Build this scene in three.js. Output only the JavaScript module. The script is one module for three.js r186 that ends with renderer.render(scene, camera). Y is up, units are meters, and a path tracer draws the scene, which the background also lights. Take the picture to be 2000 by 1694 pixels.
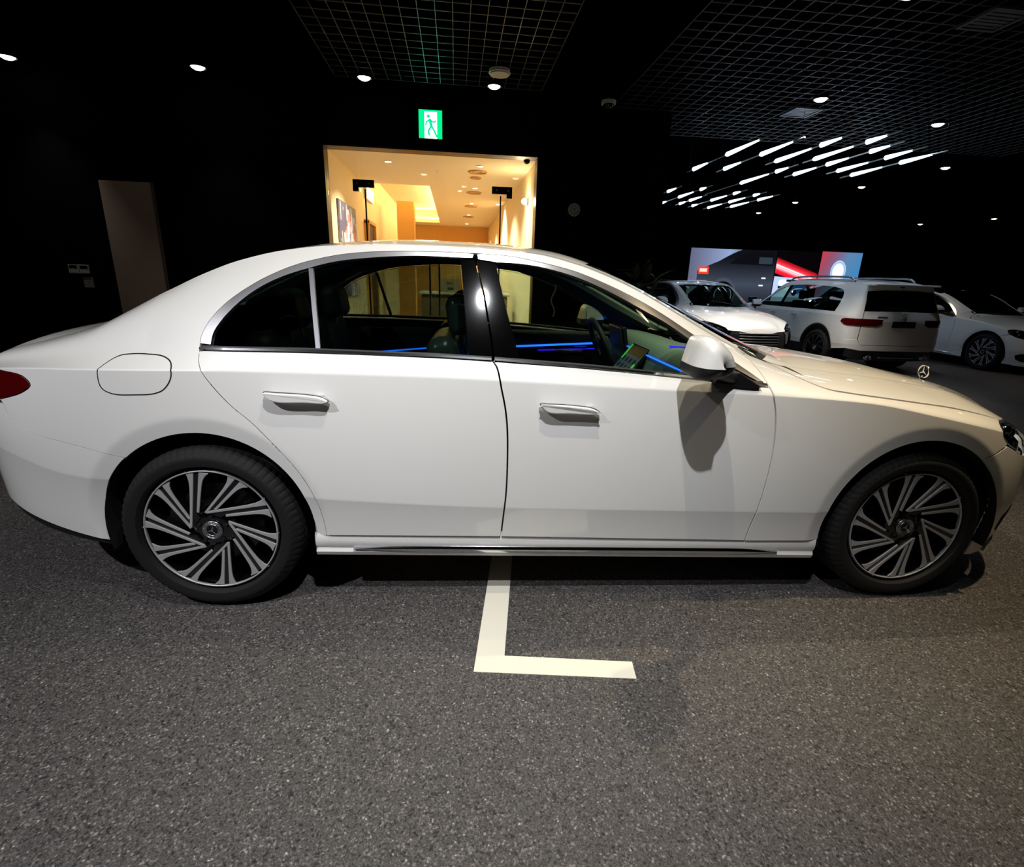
import * as THREE from 'three';
import { mergeGeometries, mergeVertices, toCreasedNormals } from 'three/addons/utils/BufferGeometryUtils.js';
import { RoundedBoxGeometry } from 'three/addons/geometries/RoundedBoxGeometry.js';
import { RectAreaLightUniformsLib } from 'three/addons/lights/RectAreaLightUniformsLib.js';

const scene = new THREE.Scene();
scene.background = new THREE.Color(0x000000);

// ---------- camera: eye height 1.36 m, two metres from the car's flank, a wide phone lens ----------
const camera = new THREE.PerspectiveCamera(80.56, 2000 / 1694, .05, 80);
camera.position.set(-.547, 1.36, 2.798);
camera.up.set(.0014, .95576, -.29414);
camera.lookAt(-.547 + .1104, 1.36 - .29249, 2.798 - .94987);
scene.add(camera);

const renderer = new THREE.WebGLRenderer({ antialias: true });
renderer.toneMapping = THREE.LinearToneMapping;
renderer.toneMappingExposure = 1.14;
renderer.shadowMap.enabled = true;
renderer.shadowMap.type = THREE.PCFSoftShadowMap;
RectAreaLightUniformsLib.init();

// ---------- the hall's ceiling spotlights: [x, z, intensity, cone, colour, aim x, aim z] (aim 0 = straight down) ----------
const CEILING = 3.7;
const SPOTS = [
  // rows over and in front of the display bay
  { x: -.4, z: 2.5, i: 23, cone: 32, c: 0xf8faff, tx: -.3, tz: 1.0, soft: .9 },
  { x: -.3, z: 1.7, i: 8, cone: 38, c: 0xfff5da, tx: -.2, tz: .9, soft: .9 },
  { x: -3.4, z: 3.0, i: 27, cone: 42, c: 0xfafaff, tx: -2.5, tz: 1.1 },
  { x: 1.95, z: 1.1, i: 20, cone: 34, c: 0xffe4b8, tx: 1.75, tz: .4, soft: .9 },
  { x: -1.3, z: .2, i: 2.6, cone: 44, c: 0xfff5da },
  { x: .95, z: .1, i: 11, cone: 44, c: 0xffecc8 },
  { x: .8, z: -2.36, i: 7, cone: 44, c: 0xffe6c4 },
  { x: 3.2, z: -1.95, i: 8, cone: 44, c: 0xffe6c4 },
  { x: -1.55, z: -2.5, i: 5, cone: 44, c: 0xfff1dc },
  // wall-side row
  { x: -5.89, z: -5.02, i: 2, cone: 34, c: 0xfff6ea },
  { x: -3.68, z: -4.9, i: 2, cone: 34, c: 0xfff6ea },
  { x: -1.68, z: -4.84, i: 2, cone: 34, c: 0xfff6ea },
  { x: -.04, z: -4.81, i: 2, cone: 34, c: 0xfff6ea },
  // far bay
  { x: 6.52, z: -5.03, i: 4, cone: 42, c: 0xdce8ff },
  { x: 4.2, z: -4.4, i: 38, cone: 42, c: 0xfff6ea },
  { x: 9.14, z: -7.5, i: 3, cone: 42, c: 0xfff1dc },
  { x: 9.22, z: -9.8, i: 3, cone: 42, c: 0xfff6ea },
  { x: 9.33, z: -12.5, i: 3, cone: 42, c: 0xfff6ea },
  { x: 9.69, z: -15.0, i: 3, cone: 42, c: 0xfff6ea },
  { x: 16.6, z: -15.9, i: 3, cone: 42, c: 0xfff1dc },
  { x: 17.2, z: -13.7, i: 3, cone: 42, c: 0xffe6c4 },
  { x: 9.3, z: -3.4, i: 3.5, cone: 42, c: 0xffe0ae },
];
// monotone cubic interpolation through [x, y] knots
function spline(k) {
  const n = k.length, d = [], m = new Array(n);
  for (let i = 0; i < n - 1; i++) d.push((k[i + 1][1] - k[i][1]) / (k[i + 1][0] - k[i][0]));
  m[0] = d[0]; m[n - 1] = d[n - 2];
  for (let i = 1; i < n - 1; i++) m[i] = d[i - 1] * d[i] <= 0 ? 0 : 2 * d[i - 1] * d[i] / (d[i - 1] + d[i]);
  return x => {
    if (x <= k[0][0]) return k[0][1] + m[0] * (x - k[0][0]);
    if (x >= k[n - 1][0]) return k[n - 1][1] + m[n - 1] * (x - k[n - 1][0]);
    let i = 0; while (x > k[i + 1][0]) i++;
    const h = k[i + 1][0] - k[i][0], t = (x - k[i][0]) / h, t2 = t * t, t3 = t2 * t;
    return k[i][1] * (2 * t3 - 3 * t2 + 1) + m[i] * h * (t3 - 2 * t2 + t) + k[i + 1][1] * (3 * t2 - 2 * t3) + m[i + 1] * h * (t3 - t2);
  };
}
// a car body as a surface: side z = S(x, y), top y = T(x, z); x forward, y up, z to the right-hand side
function bodySurface(k) {
  const yL1 = spline(k.lower), yL3 = spline(k.crease), yTop = spline(k.edge), zTop = spline(k.edgeWidth), yC = spline(k.centre);
  const aF = spline(k.frontLength), aR = spline(k.rearLength), yBot = spline(k.bottom);
  // u is x, stretched at both ends so that nose and tail may lean with height
  const xOf = (u, y) => u > k.frontStart ? k.frontStart + (u - k.frontStart) * aF(y) / k.frontUnit : u < k.rearStart ? k.rearStart - (k.rearStart - u) * aR(y) / k.rearUnit : u;
  const uOf = (x, y) => x > k.frontStart ? k.frontStart + (x - k.frontStart) * k.frontUnit / aF(y) : x < k.rearStart ? k.rearStart - (k.rearStart - x) * k.rearUnit / aR(y) : x;
  function W(u) {
    let t = 0, n = 2.4;
    if (u > k.frontStart) { t = (u - k.frontStart) / k.frontUnit; n = k.frontPower; }
    else if (u < k.rearStart) { t = (k.rearStart - u) / k.rearUnit; n = k.rearPower; }
    return t <= 0 ? k.half : t >= 1 ? 0 : k.half * Math.pow(1 - Math.pow(t, n), 1 / n);
  }
  const zT = (x) => Math.min(zTop(x), .82 * W(x));
  function S(x, y) {
    const w = W(x), q = w / k.half, a = yL1(x), b = yL3(x), c = yTop(x), z3 = w - k.lean * q;
    let z;
    if (y <= a) { const d = a - y; z = w - k.tuck * (1 - Math.exp(-d / (k.tuck * 5))) * q; }
    else if (y <= b) { const t = (y - a) / (b - a); z = w + (.02 * t * (1 - t) - k.lean * t * t) * q; }
    else {
      const t = Math.min(1, (y - b) / (c - b)), D = z3 - zT(x), h = k.hollow ? Math.max(0, Math.min(1, (k.hollow[0] - x) / .3)) : 0, j0 = Math.min(1, .56 * (c - b) / Math.max(D, 1e-4)), j1 = Math.max(1, Math.min(2.2, 2 - j0)), k0 = j0 + (1.9 - j0) * h * .85, k1 = j1 + (2.2 - j1) * h * .85;
      const f = (t * t * t - 2 * t * t + t) * k0 + (3 * t * t - 2 * t * t * t) + (t * t * t - t * t) * k1;
      z = z3 - D * f;
    }
    for (const [hx, hy] of k.hubs) { const r = Math.hypot(x - hx, y - hy) - k.archRadius; if (r < .075 && y > hy - .25) { const e = .058 - Math.max(r, -.02); z -= e > .01 ? .2 * e : .2 * (e + .01) * (e + .01) / .04 * (e > -.01 ? 1 : 0); } }
    return Math.max(z, 0);
  }
  const T = (x, z) => { const c = yC(x), e = yTop(x), w = zT(x); return c - (c - e) * Math.pow(Math.min(1, Math.abs(z) / Math.max(w, 1e-4)), k.crown); };
  // v: 0..1 bottom to lower crease, 1..2 to upper crease, 2..3 to the top edge
  const yOf = (x, v) => { const p = [yBot(x), yL1(x), yL3(x), yTop(x)], i = Math.max(0, Math.min(2, Math.floor(v))); return p[i] + (p[i + 1] - p[i]) * (v - i); };
  const vOf = (x, y) => { const p = [yBot(x), yL1(x), yL3(x), yTop(x)]; const i = y <= p[1] ? 0 : y <= p[2] ? 1 : 2; return i + (y - p[i]) / (p[i + 1] - p[i]); };
  return { k, xOf, uOf, uFront: k.frontStart + k.frontUnit, uRear: k.rearStart - k.rearUnit, W, S, T, zT, yC, yTop, yL1, yL3, yOf, vOf };
}
const SEDAN = {
  half: .92, lean: .02, tuck: .05, hollow: [-1.36], frontUnit: .92, rearUnit: .935, crown: 2.6, hubs: [[-1.4805, .36], [1.4805, .355]], archRadius: .403,
  frontStart: 1.5, frontPower: 2.4, rearStart: -1.7, rearPower: 2.6,
  frontLength: [[.1, .83], [.2, .87], [.4, .92], [.6, .91], [.8, .875], [.95, .82], [1.1, .78]],
  rearLength: [[.2, .86], [.4, .93], [.7, .935], [.9, .9], [1.1, .86]],
  bottom: [[-2.6, .3], [2.4, .3]].map(([x]) => [x, .12]),
  lower: [[-2.65, .74], [-2.2, .65], [-1.97, .59], [-1.4, .53], [-1.01, .496], [-.31, .461], [.7, .444], [1.035, .44], [2.4, .43]],
  crease: [[-2.65, .91], [-2.36, .965], [-2, .992], [-1.43, .997], [-.9, .994], [-.58, .989], [-.35, .981], [0, .967], [.47, .95], [.72, .941], [1.15, .915], [1.49, .858], [1.9, .775], [2.2, .69], [2.42, .62]],
  edge: [[-2.65, .925], [-2.5, .97], [-2.36, 1.015], [-2.185, 1.058], [-2, 1.112], [-1.85, 1.18], [-1.656, 1.27], [-1.514, 1.336], [-1.37, 1.39], [-1.187, 1.434], [-1, 1.457], [-.7, 1.47], [-.44, 1.467], [-.2, 1.452], [-.03, 1.418], [.11, 1.373], [.25, 1.316], [.36, 1.262], [.48, 1.2], [.667, 1.108], [.8, 1.052], [.95, 1.012], [1.38, .964], [1.64, .93], [1.85, .9], [2.0, .86], [2.15, .80], [2.3, .725], [2.42, .66]],
  edgeWidth: [[-2.6, .58], [-2.3, .62], [-1.85, .6], [-1.4, .61], [-.9, .635], [-.4, .645], [0, .64], [.3, .635], [.6, .62], [.9, .6], [1.4, .58], [1.9, .54], [2.2, .46], [2.4, .4]],
  centre: [[-2.65, .93], [-2.5, 1.02], [-2.36, 1.07], [-2.2, 1.105], [-2, 1.148], [-1.9, 1.18], [-1.6, 1.335], [-1.3, 1.44], [-1, 1.495], [-.7, 1.515], [-.4, 1.513], [-.1, 1.488], [.1, 1.44], [.3, 1.365], [.5, 1.28], [.7, 1.19], [.9, 1.1], [1.04, 1.037], [1.345, 1.005], [1.644, .97], [1.826, .936], [2.18, .864], [2.298, .82], [2.38, .75], [2.42, .67]],
};
// ---------- helpers ----------
const taken = new Map();
function numbered(name) { const n = taken.get(name) || 0; taken.set(name, n + 1); return n ? name + '_' + String(n).padStart(3, '0') : name; }
function tag(o, label, category, group) { o.userData.label = label; o.userData.category = category; if (group) o.userData.group = group; return o; }
function thing(name, label, category, pos = [0, 0, 0], turn = 0, group) {
  const o = new THREE.Group(); o.name = numbered(name); o.position.set(...pos); o.rotation.y = turn; scene.add(o); return tag(o, label, category, group);
}
function part(name, geo, m, parent) {
  const o = new THREE.Mesh(Array.isArray(geo) ? merge(geo) : geo, m); o.name = name; o.castShadow = o.receiveShadow = true; parent.add(o); return o;
}
function single(name, geo, m, label, category, group) { const o = part(numbered(name), geo, m, scene); return tag(o, label, category, group); }
function struct(name, geo, m) { const o = part(name, geo, m, scene); o.userData.kind = 'structure'; return o; }
function merge(list) {
  const g = list.map(a => { const b = a.index ? a.toNonIndexed() : a.clone(); for (const n of Object.keys(b.attributes)) if (!['position', 'normal', 'uv'].includes(n)) b.deleteAttribute(n); if (!b.attributes.uv) b.setAttribute('uv', new THREE.BufferAttribute(new Float32Array(b.attributes.position.count * 2), 2)); return b; });
  return mergeGeometries(g);
}
const box = (w, h, d, x = 0, y = 0, z = 0) => new THREE.BoxGeometry(w, h, d).translate(x, y, z);
const rbox = (w, h, d, r, x = 0, y = 0, z = 0, s = 3) => new RoundedBoxGeometry(w, h, d, s, r).translate(x, y, z);
const cyl = (r0, r1, h, n = 24, x = 0, y = 0, z = 0) => new THREE.CylinderGeometry(r0, r1, h, n).translate(x, y, z);
const V3 = (x, y, z) => new THREE.Vector3(x, y, z);
function tube(pts, r, n = 24, k = 8, closed = false) { return new THREE.TubeGeometry(new THREE.CatmullRomCurve3(pts.map(p => V3(...p)), closed), n, r, k, closed); }
function bar(a, b, r, k = 6) { const A = V3(...a), B = V3(...b), d = B.clone().sub(A), g = new THREE.CylinderGeometry(r, r, d.length(), k); g.applyQuaternion(new THREE.Quaternion().setFromUnitVectors(V3(0, 1, 0), d.clone().normalize())); const m = A.add(B).multiplyScalar(.5); return g.translate(m.x, m.y, m.z); }
function shapeOf(pts, holes = []) { const s = new THREE.Shape(pts.map(p => new THREE.Vector2(...p))); for (const h of holes) s.holes.push(new THREE.Path(h.map(p => new THREE.Vector2(...p)))); return s; }
function extrude(pts, depth, bevel = 0, holes = []) { return new THREE.ExtrudeGeometry(shapeOf(pts, holes), { depth, bevelEnabled: bevel > 0, bevelSize: bevel, bevelThickness: bevel, bevelOffset: -bevel, bevelSegments: 2, curveSegments: 8 }); }
const mirrored = new WeakMap();
function mirrorZ(g) {
  if (mirrored.has(g)) return mirrored.get(g);
  const c = g.index ? g.toNonIndexed() : g.clone(), P = c.attributes.position, N = c.attributes.normal;
  for (let i = 0; i < P.count; i++) { P.setZ(i, -P.getZ(i)); N.setZ(i, -N.getZ(i)); }
  for (let i = 0; i < P.count; i += 3) for (const A of Object.values(c.attributes)) for (let j = 0; j < A.itemSize; j++) { const t = A.array[(i + 1) * A.itemSize + j]; A.array[(i + 1) * A.itemSize + j] = A.array[(i + 2) * A.itemSize + j]; A.array[(i + 2) * A.itemSize + j] = t; }
  mirrored.set(g, c); return c;
}
let seed = 7; const rnd = () => (seed = (seed * 16807) % 2147483647) / 2147483647;
function mat(c, rough = .6, metal = 0, more = {}) { return new THREE.MeshStandardMaterial({ color: c, roughness: rough, metalness: metal, ...more }); }
function phys(c, rough, more = {}) { return new THREE.MeshPhysicalMaterial({ color: c, roughness: rough, ...more }); }
function canvasTexture(w, h, draw) { const c = document.createElement('canvas'); c.width = w; c.height = h; draw(c.getContext('2d'), w, h); const t = new THREE.CanvasTexture(c); t.colorSpace = THREE.SRGBColorSpace; return t; }

// clip a polygon against one side of an axis-parallel line
function clipAxis(poly, axis, at, keepGreater) {
  const out = [], n = poly.length;
  for (let i = 0; i < n; i++) {
    const a = poly[i], b = poly[(i + 1) % n], ia = keepGreater ? a[axis] >= at : a[axis] <= at, ib = keepGreater ? b[axis] >= at : b[axis] <= at;
    if (ia) out.push(a);
    if (ia !== ib) { const t = (at - a[axis]) / (b[axis] - a[axis]); const q = [a[0] + (b[0] - a[0]) * t, a[1] + (b[1] - a[1]) * t]; q[axis] = at; out.push(q); }
  }
  return out;
}
function densify(poly, step) {
  const out = []; poly.forEach((a, i) => { const b = poly[(i + 1) % poly.length], n = Math.max(1, Math.ceil(Math.hypot(b[0] - a[0], b[1] - a[1]) / step)); for (let k = 0; k < n; k++) out.push([a[0] + (b[0] - a[0]) * k / n, a[1] + (b[1] - a[1]) * k / n]); });
  return out;
}
function areaOf(p) { let s = 0; for (let i = 0; i < p.length; i++) { const a = p[i], b = p[(i + 1) % p.length]; s += a[0] * b[1] - a[1] * b[0]; } return s / 2; }
function inset(poly, d) {      // move each corner inwards (counter-clockwise polygon)
  const n = poly.length;
  return poly.map((p, i) => {
    const a = poly[(i + n - 1) % n], b = poly[(i + 1) % n];
    let e1 = [p[0] - a[0], p[1] - a[1]], e2 = [b[0] - p[0], b[1] - p[1]]; const l1 = Math.hypot(...e1) || 1, l2 = Math.hypot(...e2) || 1;
    const n1 = [-e1[1] / l1, e1[0] / l1], n2 = [-e2[1] / l2, e2[0] / l2]; let m = [n1[0] + n2[0], n1[1] + n2[1]]; const q = Math.max(.35, (m[0] * m[0] + m[1] * m[1]) / 2);
    return [p[0] + m[0] * d / q, p[1] + m[1] * d / q];
  });
}
function smooth(pts, n = 6) {  // open Catmull-Rom through 2D points
  const c = new THREE.CatmullRomCurve3(pts.map(p => V3(p[0], p[1], 0)), false, 'centripetal'); return c.getPoints(n * (pts.length - 1)).map(v => [v.x, v.y]);
}
const arc = (cx, cy, r, a0, a1, n = 28) => Array.from({ length: n + 1 }, (_, i) => { const a = (a0 + (a1 - a0) * i / n) * Math.PI / 180; return [cx + r * Math.cos(a), cy + r * Math.sin(a)]; });
// sheet of metal or glass cut out of a curved surface: poly in the (u, v) plane, at(u, v) the point in space
function sheet(poly, us, vs, at, { off = 0, thick = .012, flip = false, walls = true } = {}) {
  if (areaOf(poly) < 0) poly = poly.slice().reverse();
  const pos = [], nor = [], idx = [], key = new Map();
  const H = .0015;
  const normal = (u, v, hu, hv) => {
    const a = at(u - hu, v), b = at(u + hu, v), c = at(u, v - hv), d = at(u, v + hv);
    const e = V3(b[0] - a[0], b[1] - a[1], b[2] - a[2]), f = V3(d[0] - c[0], d[1] - c[1], d[2] - c[2]); const n = e.cross(f); if (n.lengthSq() < 1e-22) n.set(0, 0, 1); n.normalize(); if (flip) n.negate(); return n;
  };
  const vert = (u, v) => {
    const k = Math.round(u * 1e5) + ',' + Math.round(v * 1e5); if (key.has(k)) return key.get(k);
    const p = at(u, v), n = normal(u, v, H, H); pos.push(p[0] + n.x * off, p[1] + n.y * off, p[2] + n.z * off); nor.push(n.x, n.y, n.z); key.set(k, pos.length / 3 - 1); return pos.length / 3 - 1;
  };
  const push = (a, b, c) => flip ? idx.push(a, c, b) : idx.push(a, b, c);
  for (let i = 0; i < us.length - 1; i++) {
    const col = clipAxis(clipAxis(poly, 0, us[i], true), 0, us[i + 1], false); if (col.length < 3) continue;
    let lo = 1e9, hi = -1e9; for (const q of col) { lo = Math.min(lo, q[1]); hi = Math.max(hi, q[1]); }
    for (let j = 0; j < vs.length - 1; j++) {
      if (vs[j + 1] < lo || vs[j] > hi) continue;
      let c = clipAxis(clipAxis(col, 1, vs[j], true), 1, vs[j + 1], false);
      c = c.filter((q, n) => { const r = c[(n + 1) % c.length]; return Math.hypot(q[0] - r[0], q[1] - r[1]) > 1e-6; });
      if (c.length < 3 || Math.abs(areaOf(c)) < 1e-9) continue;
      const id = c.map(q => vert(...q));
      if (c.length === 3) push(id[0], id[1], id[2]);
      else if (c.length === 4) { push(id[0], id[1], id[2]); push(id[0], id[2], id[3]); }
      else for (const t of THREE.ShapeUtils.triangulateShape(c.map(q => new THREE.Vector2(...q)), [])) push(id[t[0]], id[t[1]], id[t[2]]);
    }
  }
  if (walls) {                       // folded edge
    const n = poly.length, E = poly.map(([u, v]) => { const p = at(u, v), m = normal(u, v, H, H); return [V3(p[0] + m.x * off, p[1] + m.y * off, p[2] + m.z * off), V3(p[0] + m.x * (off - thick), p[1] + m.y * (off - thick), p[2] + m.z * (off - thick))]; });
    for (let i = 0; i < n; i++) {
      const [a, a2] = E[i], [b, b2] = E[(i + 1) % n]; const nn = b.clone().sub(a).cross(a2.clone().sub(a)).negate(); if (nn.lengthSq() < 1e-18) continue; nn.normalize(); if (flip) nn.negate();
      const s = pos.length / 3; for (const p of [a, b, b2, a2]) { pos.push(p.x, p.y, p.z); nor.push(nn.x, nn.y, nn.z); }
      if (flip) idx.push(s, s + 1, s + 2, s, s + 2, s + 3); else idx.push(s, s + 2, s + 1, s, s + 3, s + 2);
    }
  }
  const g = new THREE.BufferGeometry(); g.setAttribute('position', new THREE.Float32BufferAttribute(pos, 3)); g.setAttribute('normal', new THREE.Float32BufferAttribute(nor, 3)); g.setAttribute('uv', new THREE.Float32BufferAttribute(new Float32Array(pos.length / 3 * 2), 2)); g.setIndex(idx); return g;
}
function range(a, b, step) { const n = Math.max(1, Math.ceil((b - a) / step)); return Array.from({ length: n + 1 }, (_, i) => a + (b - a) * i / n); }
function columns(B, step) {        // u lines, crowding towards both ends of the car
  const out = [], f0 = B.k.frontStart + .3, r0 = B.k.rearStart - .3;
  const n = 44; for (let i = 0; i <= n; i++) { const t = i / n; out.push(B.uRear + (r0 - B.uRear) * t * t); }
  out.push(...range(r0, f0, step).slice(1));
  for (let i = 1; i <= n; i++) { const t = 1 - i / n; out.push(B.uFront - (B.uFront - f0) * t * t); }
  return out;
}
function rows(step) {
  const out = []; for (const [a, n] of [[0, 14 * step], [1, 22 * step], [2, 22 * step]]) { const m = Math.round(n); out.push(a, a + .012); for (let i = 1; i < m; i++) out.push(a + i / m); out.push(a + .988); } out.push(3);
  return out;
}
// poly in metres, x forward and y up on the right-hand flank
function flank(B, poly, { gap = .002, step = .02, rowStep = 1, off = 0, thick = .014, walls = true } = {}) {
  let p = areaOf(poly) < 0 ? poly.slice().reverse() : poly; p = densify(p, .02); if (gap) p = inset(p, gap);
  const q = p.map(([x, y]) => { const u = Math.max(B.uRear + 1e-5, Math.min(B.uFront - 1e-5, B.uOf(x, y))); return [u, Math.max(0, Math.min(3, B.vOf(u, y)))]; });
  return sheet(q, columns(B, step), rows(rowStep), (u, v) => { const y = B.yOf(u, v); return [B.xOf(u, y), y, B.S(u, y)]; }, { off, thick, walls });
}
// poly in metres on the top: x forward, z to the right
function topside(B, poly, { gap = .002, step = .03, off = 0, thick = .014, nz = 30, walls = true } = {}) {
  let p = areaOf(poly) < 0 ? poly.slice().reverse() : poly; p = densify(p, .025); if (gap) p = inset(p, gap);
  const q = p.map(([x, z]) => { const u = Math.max(B.uRear + 1e-5, Math.min(B.uFront - 1e-5, B.uOf(x, B.yTop(x)))); return [u, Math.max(-1, Math.min(1, z / B.zT(u)))]; });
  return sheet(q, columns(B, step), range(-1, 1, 2 / nz), (u, s) => { const z = s * B.zT(u), y = B.T(u, z); return [B.xOf(u, B.yTop(u)), y, z]; }, { off, thick, flip: true, walls });
}

// poly as seen from behind or in front (z to the side, y up), laid on the rounded end of the body
function endSheet(B, poly, front, { gap = .002, off = 0, thick = .014, walls = true, step = .03 } = {}) {
  const k = B.k, uZ = z => { const q = Math.pow(1 - Math.pow(Math.min(.9999, Math.max(.002, z) / k.half), front ? k.frontPower : k.rearPower), 1 / (front ? k.frontPower : k.rearPower)); return front ? k.frontStart + k.frontUnit * q : k.rearStart - k.rearUnit * q; };
  let p = areaOf(poly) < 0 ? poly.slice().reverse() : poly; p = densify(p, .02); if (gap) p = inset(p, gap);
  const q = p.map(([z, y]) => [Math.max(.002, z), Math.max(0, Math.min(3, B.vOf(uZ(z), y)))]);
  return sheet(q, range(.002, k.half * .9995, step), rows(1.2), (z, v) => { const u = uZ(z), y = B.yOf(u, v); return [B.xOf(u, y), y, B.S(u, y)]; }, { off, thick, walls, flip: !front ? false : true });
}
// ---------- materials of the place ----------
function noiseTexture(n, fn, srgb = true) { const d = new Uint8Array(n * n * 4); for (let i = 0; i < n * n; i++) { const c = fn(i % n, Math.floor(i / n)); d[i * 4] = c[0]; d[i * 4 + 1] = c[1]; d[i * 4 + 2] = c[2]; d[i * 4 + 3] = 255; } const t = new THREE.DataTexture(d, n, n); t.wrapS = t.wrapT = THREE.RepeatWrapping; t.magFilter = THREE.LinearFilter; t.minFilter = THREE.LinearMipmapLinearFilter; t.generateMipmaps = true; if (srgb) t.colorSpace = THREE.SRGBColorSpace; t.needsUpdate = true; return t; }
const FN = 1024, fl = new Float32Array(FN * FN);
{ // terrazzo-like grit: fine grain, pale and dark chips (2.2 m of floor)
  for (let i = 0; i < fl.length; i++) fl[i] = 72 + (rnd() - .5) * 60;
  const chip = (n, amp, r0, r1) => { for (let k = 0; k < n; k++) { const x = rnd() * FN, y = rnd() * FN, r = r0 + rnd() * (r1 - r0), a = rnd() * 3.14, e = .45 + rnd() * .5, v = amp * (.5 + rnd()); const R = Math.ceil(r) + 1; for (let j = -R; j <= R; j++) for (let i = -R; i <= R; i++) { const u = (i * Math.cos(a) + j * Math.sin(a)) / r, w = (-i * Math.sin(a) + j * Math.cos(a)) / (r * e); const q = u * u + w * w; if (q < 1) { const id = ((Math.floor(y) + j + FN) % FN) * FN + (Math.floor(x) + i + FN) % FN; fl[id] += v * (1 - q * .5); } } } };
  chip(42000, 34, .8, 2.2); chip(40000, -30, .8, 2.4); chip(9000, 58, .8, 1.8); chip(1400, 100, .8, 1.5);
}
const floorMap = noiseTexture(FN, (x, y) => { const v = Math.max(14, Math.min(235, fl[y * FN + x])); return [v * 1.0, v * .965, v * .945]; });
const floorBump = noiseTexture(FN, (x, y) => { const v = Math.max(0, Math.min(255, fl[y * FN + x] * 1.6)); return [v, v, v]; }, false);
const M = {
  floor: mat(0xffffff, .62, 0, { map: floorMap, bumpMap: floorBump, bumpScale: .0012 }),
  black: phys(0x060607, .9, { specularIntensity: .15 }), ceiling: phys(0x020203, .95, { specularIntensity: 0 }),
  grid: mat(0x4c4c4c, .5, .2), tape: mat(0xe9e4d2, .7),
  cream: mat(0xdccaa2, .75), lobbyCeiling: mat(0xdccfae, .8), orange: mat(0xcf9a4a, .75), lobbyFloor: mat(0x8a7350, .4),
  pane: phys(0xffffff, .02, { transmission: 1, thickness: 0, ior: 1.45 }),
  fitting: mat(0x17181b, .4, .6), steel: mat(0xb8b8ba, .25, 1), beige: mat(0xc9b2a2, .75), white: mat(0xe4e2dc, .5), grey: mat(0x8d8d8d, .6),
  darkwood: mat(0x2a2018, .5), lampWhite: mat(0xcfcbc0, .4), leafDark: mat(0x26301f, .6), pot: mat(0x1c1b1b, .6), trunk: mat(0x2c2318, .8),
};
const glow = (c, i) => new THREE.MeshStandardMaterial({ color: 0x000000, emissive: c, emissiveIntensity: i, roughness: .6 });

// ---------- shell ----------
const X0 = -9, X1 = 20, ZB = -17.5, ZF = 9, WZ = -5.4, CORNER = 2.6;
function planeUV(g, s) { const p = g.attributes.position, n = g.attributes.normal, uv = g.attributes.uv; for (let i = 0; i < p.count; i++) { if (Math.abs(n.getY(i)) > .5) uv.setXY(i, p.getX(i) / s, p.getZ(i) / s); else if (Math.abs(n.getX(i)) > .5) uv.setXY(i, p.getZ(i) / s, p.getY(i) / s); else uv.setXY(i, p.getX(i) / s, p.getY(i) / s); } return g; }
struct('floor', planeUV(box(X1 - X0, .2, ZF - ZB, (X0 + X1) / 2, -.1, (ZF + ZB) / 2), 2.2), M.floor);
struct('ceiling', box(X1 - X0, .2, ZF - ZB, (X0 + X1) / 2, 4.7, (ZF + ZB) / 2), M.ceiling);
struct('wall_left', box(.2, 4.6, ZF - ZB, X0 - .1, 2.3, (ZF + ZB) / 2), M.black);
struct('wall_right', box(.2, 4.6, ZF - ZB, X1 + .1, 2.3, (ZF + ZB) / 2), M.black);
struct('wall_front', box(X1 - X0, 4.6, .2, (X0 + X1) / 2, 2.3, ZF + .1), M.black);
struct('wall_far', box(X1 - CORNER, 4.6, .2, (X1 + CORNER) / 2, 2.3, ZB - .1), M.black);
struct('wall_return', box(.2, 4.6, WZ - ZB, CORNER - .1, 2.3, (WZ + ZB) / 2 - .1), M.black);
const DL = -2.388, DR = .676, DT = 3.055;      // the glazed opening
struct('wall_back', [box(DL - X0, 4.6, .22, (X0 + DL) / 2, 2.3, WZ - .11), box(CORNER - DR, 4.6, .22, (CORNER + DR) / 2, 2.3, WZ - .11), box(DR - DL, 4.6 - DT, .22, (DL + DR) / 2, (4.6 + DT) / 2, WZ - .11)], M.black);
struct('trim_1', [box(.03, DT, .26, DL + .015, DT / 2, WZ - .1), box(.03, DT, .26, DR - .015, DT / 2, WZ - .1), box(DR - DL, .03, .26, (DL + DR) / 2, DT - .015, WZ - .1)], M.fitting);

// suspended open-cell ceiling: too many thin fins to count
{
  const fins = [], p = .176;      // two fields with a plain black strip between them
  for (const [x0, x1, z0, z1] of [[-2.06, .6, -4.95, 4.2], [1.7, 9.3, -6.6, 4.2]]) {
    for (const x of range(x0, x1, p)) fins.push(box(.006, .009, z1 - z0, x, 3.735, (z0 + z1) / 2));
    for (const z of range(z0, z1, p)) fins.push(box(x1 - x0, .009, .006, (x0 + x1) / 2, 3.735, z));
  }
  const g = struct('ceiling_grid', fins, M.grid); g.userData.kind = 'stuff'; tag(g, 'dark open-cell grid of thin metal fins hung under the ceiling', 'ceiling grid');
}

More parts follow.
